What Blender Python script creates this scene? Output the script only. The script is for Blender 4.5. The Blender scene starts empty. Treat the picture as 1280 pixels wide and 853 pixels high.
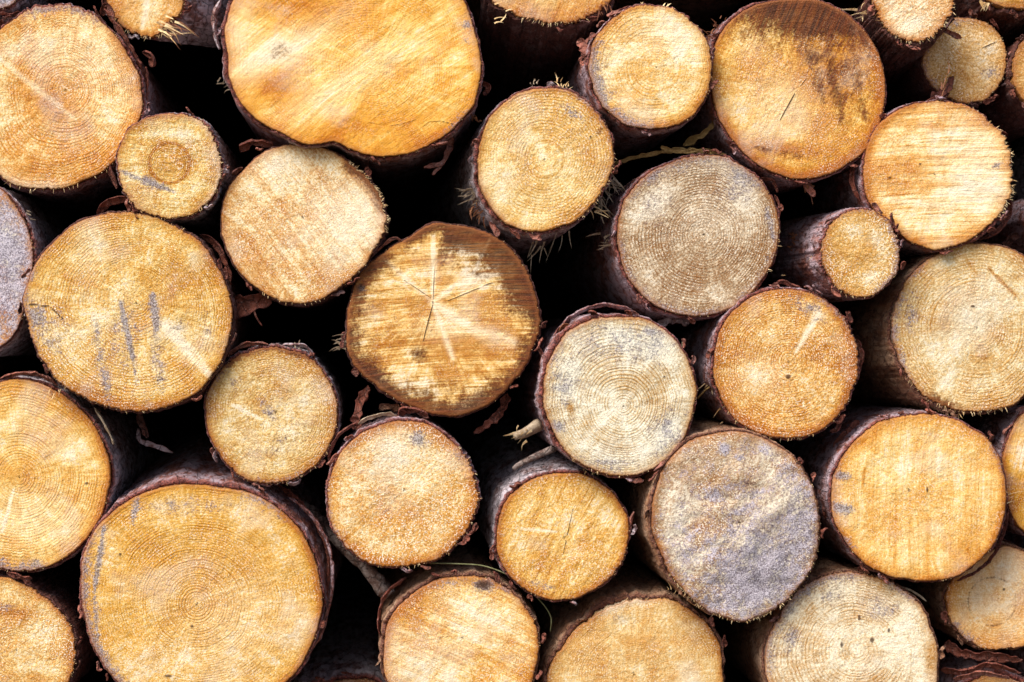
import bpy, math, random
import numpy as np
from math import radians, sin, cos, pi

# ------------------------------------------------------------------ set-up
# one unit of the tables below is one millimetre on the front of the pile
D = 3.0            # camera distance to the front of the pile (m)
H = 0.70           # camera height (m)
VPX, VPY = 480.0, 430.0     # where the logs' long axes run to
C = bpy.context.scene.collection
rng = np.random.default_rng(7)

def P(px, py, prot=0.0):
    """point on the pile front (mm right / mm down) standing `prot` metres proud of it"""
    k = (D - prot) / D
    return np.array([(px - 640) * .001 * k, -prot, (426.5 - py) * .001 * k + H])

def lin(c):
    out = []
    for v in c:
        v = v / 255.
        out.append(v / 12.92 if v <= .04045 else ((v + .055) / 1.055) ** 2.4)
    return (*out, 1.0)

# ------------------------------------------------------------------ noise
def _hash(ix, iy, iz, seed):
    h = (ix.astype(np.int64) * 374761393 + iy.astype(np.int64) * 668265263 + iz.astype(np.int64) * 2147483647 + seed * 1274126177) & 0xffffffff
    h = ((h ^ (h >> 13)) * 1274126177) & 0xffffffff
    h = ((h ^ (h >> 16)) * 2246822519) & 0xffffffff
    return ((h ^ (h >> 15)) & 0xffff) / 65535.0

def vnoise(p, seed=0):
    p = np.asarray(p, float); i = np.floor(p); f = p - i; f = f * f * (3 - 2 * f)
    i = i.astype(np.int64); r = 0
    for a in (0, 1):
        for b in (0, 1):
            for c in (0, 1):
                w = (f[..., 0] if a else 1 - f[..., 0]) * (f[..., 1] if b else 1 - f[..., 1]) * (f[..., 2] if c else 1 - f[..., 2])
                r = r + w * _hash(i[..., 0] + a, i[..., 1] + b, i[..., 2] + c, seed)
    return r

def fbm(p, seed=0, octv=3):
    p = np.asarray(p, float); s = 0; a = .5; t = 0
    for k in range(octv):
        s = s + a * vnoise(p * 2 ** k, seed + 17 * k); t += a; a *= .55
    return s / t

# ------------------------------------------------------------------ mesh helpers
def mesh_obj(name, verts, faces, mat, parent=None, attrs=None, smooth=True, loc=None):
    me = bpy.data.meshes.new(name)
    me.from_pydata([tuple(v) for v in np.asarray(verts)], [], faces)
    if attrs:
        for k, v in attrs.items():
            a = me.attributes.new(k, 'FLOAT', 'POINT')
            a.data.foreach_set('value', np.asarray(v, dtype=np.float32))
    me.polygons.foreach_set('use_smooth', [smooth] * len(me.polygons))
    me.update()
    me.materials.append(mat)
    o = bpy.data.objects.new(name, me); C.objects.link(o)
    if parent is not None: o.parent = parent
    if loc is not None: o.location = loc
    return o

def tag(o, label=None, cat=None, group=None, kind=None):
    if label: o['label'] = label
    if cat: o['category'] = cat
    if group: o['group'] = group
    if kind: o['kind'] = kind
    return o

def empty(name, loc):
    o = bpy.data.objects.new(name, None); o.empty_display_size = .03
    C.objects.link(o); o.location = loc
    return o

def grid_faces(nu, nv, wrap=True, off=0):
    """nu columns around, nv rows; vertex index = off + row*nu + col"""
    f = []
    for r in range(nv - 1):
        a = off + r * nu; b = a + nu
        for c in range(nu if wrap else nu - 1):
            d = (c + 1) % nu
            f.append((a + c, a + d, b + d, b + c))
    return f

# ------------------------------------------------------------------ node helpers
class NT:
    def __init__(s, tree): s.t = tree
    def n(s, typ, ins=None, **kw):
        nd = s.t.nodes.new(typ)
        for k, v in kw.items(): setattr(nd, k, v)
        for k, v in (ins or {}).items(): s.put(nd.inputs[k], v)
        return nd
    def put(s, sock, v):
        if isinstance(v, bpy.types.NodeSocket): s.t.links.new(v, sock)
        else: sock.default_value = v
    def m(s, op, a, b=None, c=None, clamp=False):
        nd = s.n('ShaderNodeMath', operation=op, use_clamp=clamp)
        for i, v in enumerate((a, b, c)):
            if v is not None: s.put(nd.inputs[i], v)
        return nd.outputs[0]
    def noise(s, vec, scale, detail=2, rough=.55, dist=0.0):
        nd = s.n('ShaderNodeTexNoise', {'Vector': vec, 'Scale': scale, 'Detail': detail, 'Roughness': rough, 'Distortion': dist})
        return nd.outputs['Fac']
    def ss(s, v, lo, hi, a=0.0, b=1.0):
        nd = s.n('ShaderNodeMapRange', interpolation_type='SMOOTHSTEP')
        for k, x in zip(('Value', 'From Min', 'From Max', 'To Min', 'To Max'), (v, lo, hi, a, b)): s.put(nd.inputs[k], x)
        return nd.outputs[0]
    def mix(s, f, a, b, mode='MIX'):
        nd = s.n('ShaderNodeMix', data_type='RGBA', blend_type=mode, clamp_factor=True)
        s.put(nd.inputs[0], f); s.put(nd.inputs[6], a); s.put(nd.inputs[7], b)
        return nd.outputs[2]
    def attr(s, name): return s.n('ShaderNodeAttribute', attribute_name=name).outputs['Fac']
    def comb(s, x, y, z): return s.n('ShaderNodeCombineXYZ', {'X': x, 'Y': y, 'Z': z}).outputs[0]

def build_cut_wood_group():
    g = bpy.data.node_groups.new('cut_wood', 'ShaderNodeTree')
    I = g.interface
    def inp(name, typ, dv):
        s = I.new_socket(name=name, in_out='INPUT', socket_type=typ); s.default_value = dv
    inp('Pale', 'NodeSocketColor', (.8, .6, .3, 1)); inp('Deep', 'NodeSocketColor', (.5, .3, .1, 1))
    for nm, dv in (('Seed', 0.), ('RingFreq', 1400.), ('RingAmt', .3), ('SawAngle', 0.), ('SawAmt', .5), ('Speck', .8), ('GreyAmt', .75), ('Blotch', 1.)):
        inp(nm, 'NodeSocketFloat', dv)
    I.new_socket(name='Shader', in_out='OUTPUT', socket_type='NodeSocketShader')
    N = NT(g); gi = N.n('NodeGroupInput').outputs; go = N.n('NodeGroupOutput')
    tc = N.n('ShaderNodeTexCoord').outputs['Object']
    sx = N.n('ShaderNodeSeparateXYZ', {0: tc}).outputs
    Ps = N.n('ShaderNodeVectorMath', {0: tc, 1: N.comb(gi['Seed'], gi['Seed'], 0.0)}, operation='ADD').outputs[0]
    low = N.noise(Ps, 17, 3, .6); mid = N.noise(Ps, 60, 4, .65); hi = N.noise(Ps, 300, 3, .75); hi2 = N.noise(Ps, 560, 2, .75)
    dirn = N.n('ShaderNodeVectorMath', {0: N.comb(sx[0], 0.0, sx[2])}, operation='NORMALIZE').outputs[0]
    rad_l = N.m('SQRT', N.m('ADD', N.m('MULTIPLY', sx[0], sx[0]), N.m('MULTIPLY', sx[2], sx[2])))
    sd_ = N.n('ShaderNodeSeparateXYZ', {0: dirn}).outputs
    ray = N.noise(N.comb(N.m('MULTIPLY', sd_[0], 24.), N.m('MULTIPLY', rad_l, 14.), N.m('MULTIPLY', sd_[2], 24.)), 1, 2, .6)
    c_ = N.m('COSINE', gi['SawAngle']); s_ = N.m('SINE', gi['SawAngle'])
    u = N.m('ADD', N.m('MULTIPLY', sx[0], c_), N.m('MULTIPLY', sx[2], s_))
    v = N.m('SUBTRACT', N.m('MULTIPLY', sx[2], c_), N.m('MULTIPLY', sx[0], s_))
    v = N.m('ADD', v, N.m('MULTIPLY', N.m('MULTIPLY', u, u), .35))       # the saw's slight arc
    saw = N.noise(N.comb(N.m('MULTIPLY', u, 22.), N.m('MULTIPLY', v, 420.), gi['Seed']), 1, 2, .6)
    band = N.noise(N.comb(N.m('MULTIPLY', u, 5.), N.m('MULTIPLY', v, 75.), gi['Seed']), 1, 2, .6)
    # growth rings
    rr = N.attr('ringr')
    rr = N.m('ADD', rr, N.m('MULTIPLY', N.m('SUBTRACT', N.noise(Ps, 25, 2), .5), .006))
    rr = N.m('ADD', rr, N.m('MULTIPLY', N.m('SUBTRACT', hi, .5), .0007))
    warp = N.noise(N.comb(N.m('MULTIPLY', rr, 90.), gi['Seed'], 0.0), 1, 2)
    ph = N.m('ADD', N.m('MULTIPLY', rr, N.m('MULTIPLY', gi['RingFreq'], 1.4)), N.m('MULTIPLY', warp, 9.))
    ring = N.m('POWER', N.m('MULTIPLY_ADD', N.m('SINE', ph), .5, .5), 2.2)
    rvar = N.noise(N.comb(N.m('MULTIPLY', rr, 160.), 3.0, gi['Seed']), 1, 1)
    ring = N.m('MULTIPLY', ring, N.ss(rvar, .3, .7, .4, 1.4)); ring = N.m('MULTIPLY', ring, N.ss(N.attr('ringr'), .003, .010)); ring = N.m('MULTIPLY', ring, N.ss(low, .36, .6, .15, 1.3))
    broad = N.noise(N.comb(N.m('MULTIPLY', rr, 55.), 7.0, gi['Seed']), 1, 2)
    def dev(x, k): return N.m('MULTIPLY', N.m('SUBTRACT', x, .5), k)
    f = N.m('MULTIPLY', gi['Blotch'], N.m('ADD', dev(low, 2.6), dev(mid, 1.9))); f = N.m('ADD', .48, f); f = N.m('ADD', f, N.m('MULTIPLY', dev(ray, 1.1), N.ss(rad_l, .004, .03)))
    f = N.m('ADD', f, N.m('MULTIPLY', N.ss(saw, .60, .70), N.m('MULTIPLY', gi['SawAmt'], .45)))
    f = N.m('ADD', f, N.m('MULTIPLY', N.attr('orange'), 1.25))
    halo = N.m('MULTIPLY', N.ss(N.m('ADD', N.attr('rim'), dev(mid, 34.)), 20., 0.), .62); f = N.m('ADD', f, halo)
    f = N.m('ADD', f, N.m('MULTIPLY', ring, N.m('MULTIPLY', gi['RingAmt'], .82))); f = N.m('SUBTRACT', f, N.m('MULTIPLY', gi['RingAmt'], .2)); f = N.m('ADD', f, dev(broad, .5))
    f = N.m('ADD', f, N.m('MULTIPLY', dev(saw, 2.2), gi['SawAmt'])); f = N.m('ADD', f, N.m('MULTIPLY', dev(band, 2.8), gi['SawAmt']))
    f = N.m('ADD', f, N.m('MULTIPLY', dev(hi, 3.4), gi['Speck']), clamp=False)
    f = N.m('SUBTRACT', f, N.m('MULTIPLY', N.attr('pale'), .7))
    fc = N.m('MAXIMUM', N.m('MINIMUM', f, 1.25), -.2)
    white = N.mix(.62, gi['Pale'], lin((255, 246, 226)))
    dgold = N.mix(1.0, gi['Deep'], (.70, .47, .22, 1), 'MULTIPLY')
    col = N.mix(N.ss(f, -.40, .34), white, gi['Pale'])
    col = N.mix(N.ss(f, .15, .85), col, gi['Deep'])
    col = N.mix(N.ss(f, .8, 1.75), col, dgold)
    veil = N.m('MULTIPLY', N.ss(N.noise(Ps, 13, 3, .6), .52, .68, 0, .38), N.ss(hi, .4, .6, .5, 1.))
    col = N.mix(veil, col, lin((222, 212, 198)))
    col = N.n('ShaderNodeHueSaturation', {'Hue': .5025, 'Saturation': 1.04, 'Value': .99, 'Color': col}).outputs[0]
    # pale fibres, sawdust specks, and glints of raised fibres painted into the colour
    pm = N.m('MULTIPLY', N.attr('pale'), N.ss(mid, .3, .6, .45, 1.))
    col = N.mix(N.m('MULTIPLY', pm, .78), col, lin((250, 230, 196)))
    dust = N.m('ADD', N.m('MULTIPLY', N.attr('dust'), 1.2), N.ss(low, .45, .6, .18, .7))
    spark = N.m('MULTIPLY', N.ss(hi2, .53, .62), N.m('MINIMUM', dust, 1.0)); spark = N.m('MULTIPLY', spark, N.m('SUBTRACT', 1.25, N.m('MULTIPLY', ring, N.m('MULTIPLY', gi['RingAmt'], 1.8))))
    col = N.mix(N.m('MULTIPLY', spark, gi['Speck'], clamp=True), col, lin((255, 243, 220)))
    pores = N.m('MULTIPLY', N.ss(hi2, .45, .36), N.m('MULTIPLY', gi['Speck'], .30))
    col = N.mix(pores, col, lin((120, 72, 30)))
    # blue-grey weathering
    gq = N.m('ADD', N.attr('grey'), N.m('ADD', N.m('ADD', dev(mid, 2.0), dev(saw, .5)), dev(hi, 2.4)))
    gq = N.m('MULTIPLY', N.ss(gq, .08, .92), N.ss(N.attr('grey'), .02, .15))
    gcol = N.mix(N.ss(hi2, .4, .6), lin((76, 74, 86)), lin((178, 172, 180)))
    gcol = N.mix(N.ss(gi['GreyAmt'], .84, .88), gcol, N.mix(N.ss(N.m('ADD', hi2, dev(mid, .5)), .38, .62), lin((112, 104, 118)), lin((204, 196, 206))))
    col = N.mix(N.m('MULTIPLY', gq, gi['GreyAmt']), col, gcol)
    # dark wet stain
    dq = N.m('ADD', N.attr('dark'), N.m('ADD', N.m('ADD', dev(mid, 1.7), dev(saw, .9)), dev(hi, 1.2)))
    dq = N.m('MULTIPLY', N.ss(dq, -.05, .85), N.ss(N.attr('dark'), .02, .15))
    dcol = N.mix(N.ss(saw, .35, .65), (.11, .06, .032, 1), (.32, .19, .11, 1))
    col = N.mix(dq, col, N.mix(1.0, col, dcol, 'MULTIPLY'))
    col = N.mix(N.ss(N.attr('crack'), .25, .7, 0, .85), col, lin((70, 42, 22)))
    # cambium line at the rim
    rim = N.m('ADD', N.attr('rim'), dev(mid, 4.0))
    col = N.mix(N.ss(rim, 1.6, .4, 0, .8), col, lin((92, 48, 28)))
    col = N.mix(N.ss(rim, 8., 1., 0, .45), col, lin((160, 96, 46)))
    h = N.m('MULTIPLY', N.m('ADD', N.m('MULTIPLY', hi, 1.5), N.m('MULTIPLY', hi2, 1.1)), N.m('ADD', N.m('MULTIPLY', gi['Speck'], .8), .2))
    h = N.m('ADD', h, N.m('MULTIPLY', saw, gi['SawAmt'])); h = N.m('SUBTRACT', h, N.m('MULTIPLY', ring, N.m('MULTIPLY', gi['RingAmt'], .5)))
    h = N.m('SUBTRACT', h, N.attr('crack'))
    bump = N.n('ShaderNodeBump', {'Strength': .6, 'Distance': .0017, 'Height': h}).outputs[0]
    bs = N.n('ShaderNodeBsdfPrincipled', {'Base Color': col, 'Roughness': .72, 'Normal': bump, 'Specular IOR Level': .35})
    g.links.new(bs.outputs[0], go.inputs[0])
    return g

WOODG = build_cut_wood_group()

def wood_mat(name, A, B, seed, freq, ramt, sang, samt, speck, greya, blotch):
    m = bpy.data.materials.new(name); m.use_nodes = True; t = m.node_tree; t.nodes.clear()
    g = t.nodes.new('ShaderNodeGroup'); g.node_tree = WOODG
    for k, v in (('Pale', lin(A)), ('Deep', lin(B)), ('Seed', seed), ('RingFreq', freq), ('RingAmt', ramt), ('SawAngle', radians(sang)), ('SawAmt', samt), ('Speck', speck), ('GreyAmt', greya), ('Blotch', blotch)):
        g.inputs[k].default_value = v
    o = t.nodes.new('ShaderNodeOutputMaterial'); t.links.new(g.outputs[0], o.inputs[0])
    return m

def bark_mat(name, red, grey, dark, greybal=.5, edge=(142, 70, 56)):
    m = bpy.data.materials.new(name); m.use_nodes = True; t = m.node_tree; t.nodes.clear(); N = NT(t)
    tc = N.n('ShaderNodeTexCoord').outputs['Object']
    mp = N.n('ShaderNodeMapping', {'Vector': tc, 'Scale': (1, .45, 1)}).outputs[0]
    oi = N.n('ShaderNodeObjectInfo').outputs['Random']
    mp = N.n('ShaderNodeVectorMath', {0: mp, 1: N.comb(N.m('MULTIPLY', oi, 9.), 0., 0.)}, operation='ADD').outputs[0]
    n1 = N.noise(mp, 38, 4, .6); n2 = N.noise(mp, 130, 4, .65); n3 = N.noise(mp, 460, 2, .7)
    q = N.m('ADD', n1, N.m('MULTIPLY', N.m('SUBTRACT', n2, .5), .8))
    col = N.mix(N.ss(q, greybal - .12, greybal + .14), lin(red), lin(grey))
    cr = N.n('ShaderNodeTexVoronoi', {'Vector': mp, 'Scale': 62.}, feature='DISTANCE_TO_EDGE').outputs['Distance']
    crk = N.ss(N.m('ADD', cr, N.m('MULTIPLY', N.m('SUBTRACT', n3, .5), .2)), .06, .0)
    col = N.mix(N.ss(n2, .41, .31), col, lin(dark)); col = N.mix(N.m('MULTIPLY', crk, .55), col, lin(dark))
    col = N.mix(N.ss(n3, .6, .75, 0, .5), col, lin((214, 198, 194)))
    ecol = N.mix(N.ss(n3, .35, .65), lin((70, 28, 24)), lin(edge))
    col = N.mix(N.attr('edge'), col, ecol)
    h = N.m('SUBTRACT', N.m('ADD', N.m('MULTIPLY', n2, 1.6), N.m('MULTIPLY', n3, .6)), N.m('MULTIPLY', crk, .6))
    bump = N.n('ShaderNodeBump', {'Strength': .9, 'Distance': .003, 'Height': h}).outputs[0]
    bs = N.n('ShaderNodeBsdfPrincipled', {'Base Color': col, 'Roughness': .7, 'Normal': bump, 'Specular IOR Level': .5})
    o = t.nodes.new('ShaderNodeOutputMaterial'); t.links.new(bs.outputs[0], o.inputs[0])
    return m

def plain_mat(name, a, b, scale=300, rough=.7, dark=None):
    m = bpy.data.materials.new(name); m.use_nodes = True; t = m.node_tree; t.nodes.clear(); N = NT(t)
    tc = N.n('ShaderNodeTexCoord').outputs['Object']
    n1 = N.noise(tc, scale, 3, .65); n0 = N.noise(tc, scale * .2, 2)
    col = N.mix(N.ss(N.m('MULTIPLY_ADD', n0, .5, N.m('MULTIPLY', n1, .5)), .38, .62), lin(a), lin(b))
    bump = N.n('ShaderNodeBump', {'Strength': .7, 'Distance': .0015, 'Height': n1}).outputs[0]
    bs = N.n('ShaderNodeBsdfPrincipled', {'Base Color': col, 'Roughness': rough, 'Normal': bump, 'Specular IOR Level': .3})
    o = t.nodes.new('ShaderNodeOutputMaterial'); t.links.new(bs.outputs[0], o.inputs[0])
    return m

BARK = {
    'red':  bark_mat('reddish_bark', (140, 84, 70), (178, 156, 164), (60, 34, 30), .47),
    'grey': bark_mat('grey_bark', (136, 100, 94), (200, 188, 194), (44, 32, 30), .44),
    'dark': bark_mat('dark_bark', (98, 54, 42), (124, 98, 96), (38, 22, 18), .6, (96, 52, 38)),
    'tan':  bark_mat('peeled_bark', (150, 104, 74), (176, 140, 112), (92, 60, 44), .5, (128, 80, 54)),
}
FLAP = bark_mat('curled_bark', (126, 66, 46), (116, 74, 60), (52, 26, 18), .6)
PINK = bark_mat('pink_inner_bark', (168, 98, 78), (150, 104, 92), (96, 48, 36), .5, (170, 100, 80))
FIBRE = plain_mat('pale_fibre', (240, 214, 166), (206, 164, 108))
FIBREG = plain_mat('weathered_fibre', (190, 172, 148), (140, 118, 92))
FIBRER = plain_mat('brown_fibre', (150, 100, 66), (104, 60, 40))
STRAW = plain_mat('straw', (172, 142, 92), (132, 104, 58))
GRASS = plain_mat('dry_grass_blade', (150, 150, 108), (112, 112, 72))
TWIG = bark_mat('twig_bark', (92, 64, 52), (140, 124, 116), (46, 32, 28), .5)

# ------------------------------------------------------------------ stain primitives (mm on the pile front)
def Bl(ch, x, y, rx, ry, rot=0, k=1.): return ('b', ch, x, y, rx, ry, rot, k)
def St(ch, x0, y0, x1, y1, w, k=1.): return ('s', ch, x0, y0, x1, y1, w, k)
def Rm(ch, a0, a1, w, k=1.): return ('r', ch, a0, a1, w, k)
def Ci(ch, x, y, r, w, k=1.): return ('c', ch, x, y, r, w, k)
CH = {'o': 'orange', 'g': 'grey', 'd': 'dark', 'p': 'pale', 'w': 'dust', 'c': 'crack'}

def angdiff(a, b): return (a - b + 180) % 360 - 180

def stain_eval(stains, X, Y, TH, RIM):
    out = {v: np.zeros_like(X) for v in CH.values()}
    for s in stains:
        ch = out[CH[s[1]]]
        if s[0] == 'b':
            _, _, x, y, rx, ry, rot, k = s; a = radians(rot)
            dx, dy = X - x, -(Y - y)
            u = (dx * cos(a) + dy * sin(a)) / rx; v = (-dx * sin(a) + dy * cos(a)) / ry
            val = k * np.exp(-(u * u + v * v) ** .85)
        elif s[0] == 's':
            _, _, x0, y0, x1, y1, w, k = s
            L2 = (x1 - x0) ** 2 + (y1 - y0) ** 2
            t = np.clip(((X - x0) * (x1 - x0) + (Y - y0) * (y1 - y0)) / L2, 0, 1)
            d = np.hypot(X - x0 - t * (x1 - x0), Y - y0 - t * (y1 - y0))
            ww = w * (.55 + .9 * np.sin(pi * np.clip(t, .04, .96)) * .5)
            val = k * np.exp(-(d / ww) ** 2)
        elif s[0] == 'r':
            _, _, a0, a1, w, k = s; mid = (a0 + a1) / 2; half = (a1 - a0) / 2
            e = np.clip((half - np.abs(angdiff(TH, mid))) / 14., 0, 1)
            val = k * e * np.exp(-(RIM / w) ** 2)
        else:
            _, _, x, y, r, w, k = s
            val = k * np.exp(-((np.hypot(X - x, Y - y) - r) / w) ** 2)
        np.maximum(ch, val, out=ch)
    return out

# ------------------------------------------------------------------ thin pieces
class Bag:
    def __init__(s): s.v = []; s.f = []; s.e = []
    def sliver(s, b, d, L, w, bend=(0, 0, 0), n=4):
        d = np.asarray(d, float); d /= np.linalg.norm(d) + 1e-9
        a = np.cross(d, (0.3, 1, .2)); a /= np.linalg.norm(a) + 1e-9; c = np.cross(d, a)
        o = len(s.v); bend = np.asarray(bend, float)
        for i in range(n):
            t = i / n; p = b + d * L * t + bend * L * t * t; r = w * .5 * (1 - t * .75)
            for q in (0, 2.1, 4.2):
                s.v.append(p + (a * cos(q) + c * sin(q) * .6) * r)
        s.v.append(b + d * L + bend * L)
        for i in range(n - 1):
            for q in range(3):
                s.f.append((o + i * 3 + q, o + i * 3 + (q + 1) % 3, o + i * 3 + 3 + (q + 1) % 3, o + i * 3 + 3 + q))
        for q in range(3): s.f.append((o + (n - 1) * 3 + q, o + (n - 1) * 3 + (q + 1) % 3, o + n * 3))
    def make(s, name, mat, parent, org):
        return mesh_obj(name, np.array(s.v) - org, s.f, mat, parent, smooth=False)

def crom(pts, n):
    pts = np.asarray(pts, float); m = len(pts)
    if m == 2: return pts[0] + (pts[1] - pts[0]) * np.linspace(0, 1, n)[:, None]
    ext = np.vstack([2 * pts[0] - pts[1], pts, 2 * pts[-1] - pts[-2]])
    out = []
    for t in np.linspace(0, m - 1 - 1e-6, n):
        i = int(t); u = t - i; a, b, c, d = ext[i:i + 4]
        out.append(.5 * ((2 * b) + (-a + c) * u + (2 * a - 5 * b + 4 * c - d) * u * u + (-a + 3 * b - 3 * c + d) * u ** 3))
    return np.array(out)

def ribbon(path, w0, w1, roll, curl=1.2, thick=1.5, seed=0, n=None, rag=.22):
    """curled strip of bark. path in mm points (x, y, proud mm); width w (mm); roll 0 = flat to the front, 90 = edge-on"""
    pp = [P(a, b, c * .001) for a, b, c in path]
    L = sum(np.linalg.norm(np.array(pp[i + 1]) - pp[i]) for i in range(len(pp) - 1))
    n = n or max(12, int(L / .002)); M = 9
    c = crom(pp, n); T = np.gradient(c, axis=0); T /= np.linalg.norm(T, axis=1)[:, None] + 1e-9
    V = []; th = thick * .001; w0 *= 1.25; w1 *= 1.25
    I = np.arange(n); t = I / (n - 1); Z = np.zeros(n)
    S = np.cross(T, np.array([0, -1., 0])); S /= np.linalg.norm(S, axis=1)[:, None] + 1e-9; B_ = np.cross(T, S)
    r = np.radians((roll[0] + (roll[1] - roll[0]) * t) if isinstance(roll, tuple) else roll + 0 * t)[:, None]
    Wd = S * np.cos(r) + B_ * np.sin(r); Nn = np.cross(T, Wd)
    e1, e2 = vnoise(np.array([[seed, 1., 0.], [seed, 2., 0.]]), 2)
    end = np.minimum(1, np.minimum(t * (4 + 5 * e1), (1 - t) * (3 + 6 * e2)) + .12 + .3 * vnoise(np.c_[I * .9, Z + seed, Z + 5], 2))
    w = (w0 + (w1 - w0) * t) * .001 * end
    wl = w * (1 + (rag + .25) * 2 * (vnoise(np.c_[I * .35, Z + seed, Z], 3) - .5)); wr = w * (1 + (rag + .25) * 2 * (vnoise(np.c_[I * .35, Z + seed, Z + 9], 5) - .5))
    cu = curl * (.8 + .5 * vnoise(np.c_[I * .12, Z + seed, Z + 4], 6))
    G = np.zeros((n, 2, M, 3))
    for j in range(M):
        x = (j / (M - 1)) - .5; ww = wl if x < 0 else wr
        a = x * cu * 2; rad = 1 / np.maximum(cu * 2, .05)
        q = c + Wd * (np.sin(a) * rad * ww)[:, None] + Nn * ((np.cos(a) - np.cos(cu)) * rad * ww)[:, None]
        edge = 1 - (abs(x) * 2) ** 4 * .75
        jit = (vnoise(np.c_[I * .3, Z + j * .8, Z + seed + .5], 8) - .5) * .0024 + (vnoise(np.c_[I * .8, Z + j * 1.7, Z + seed + .5], 8) - .5) * .0010
        for side in (0, 1): G[:, side, j] = q + Nn * ((side - .5) * th * edge + jit)[:, None]
    V = G.reshape(-1, 3)
    V = np.array(V); f = []
    def id(i, s, j): return i * 2 * M + s * M + j
    for i in range(n - 1):
        for j in range(M - 1):
            f.append((id(i, 0, j), id(i, 0, j + 1), id(i + 1, 0, j + 1), id(i + 1, 0, j)))
            f.append((id(i, 1, j + 1), id(i, 1, j), id(i + 1, 1, j), id(i + 1, 1, j + 1)))
        f.append((id(i, 1, 0), id(i, 0, 0), id(i + 1, 0, 0), id(i + 1, 1, 0)))
        f.append((id(i, 0, M - 1), id(i, 1, M - 1), id(i + 1, 1, M - 1), id(i + 1, 0, M - 1)))
    for i in (0, n - 1):
        for j in range(M - 1):
            q = (id(i, 0, j), id(i, 1, j), id(i, 1, j + 1), id(i, 0, j + 1)); f.append(q if i == 0 else q[::-1])
    edge = np.tile(np.array([1.] * 0 + [.9 if j in (0, M - 1) else (.15) for j in range(M)] * 2), n)
    return V, f, edge

def rod(path, r0, r1, seed=0, knob=.25, n=None, na=10):
    pp = [P(a, b, c * .001) for a, b, c in path]
    L = sum(np.linalg.norm(np.array(pp[i + 1]) - pp[i]) for i in range(len(pp) - 1))
    n = n or max(8, int(L / .004)); c = crom(pp, n); T = np.gradient(c, axis=0)
    V = []
    for i in range(n):
        t = T[i] / (np.linalg.norm(T[i]) + 1e-9)
        a = np.cross(t, (.2, 1, .1)); a /= np.linalg.norm(a); b = np.cross(t, a)
        for k in range(na):
            q = 2 * pi * k / na
            r = (r0 + (r1 - r0) * i / (n - 1)) * .001 * (1 + knob * 2 * (vnoise(np.array([[i * .35, cos(q) * 1.3 + seed, sin(q) * 1.3]]), 2)[0] - .5))
            V.append(c[i] + (a * cos(q) + b * sin(q)) * r)
    f = grid_faces(na, n); f.append(tuple(range(na))[::-1]); f.append(tuple(range((n - 1) * na, n * na)))
    return np.array(V), f, np.zeros(len(V))

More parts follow.
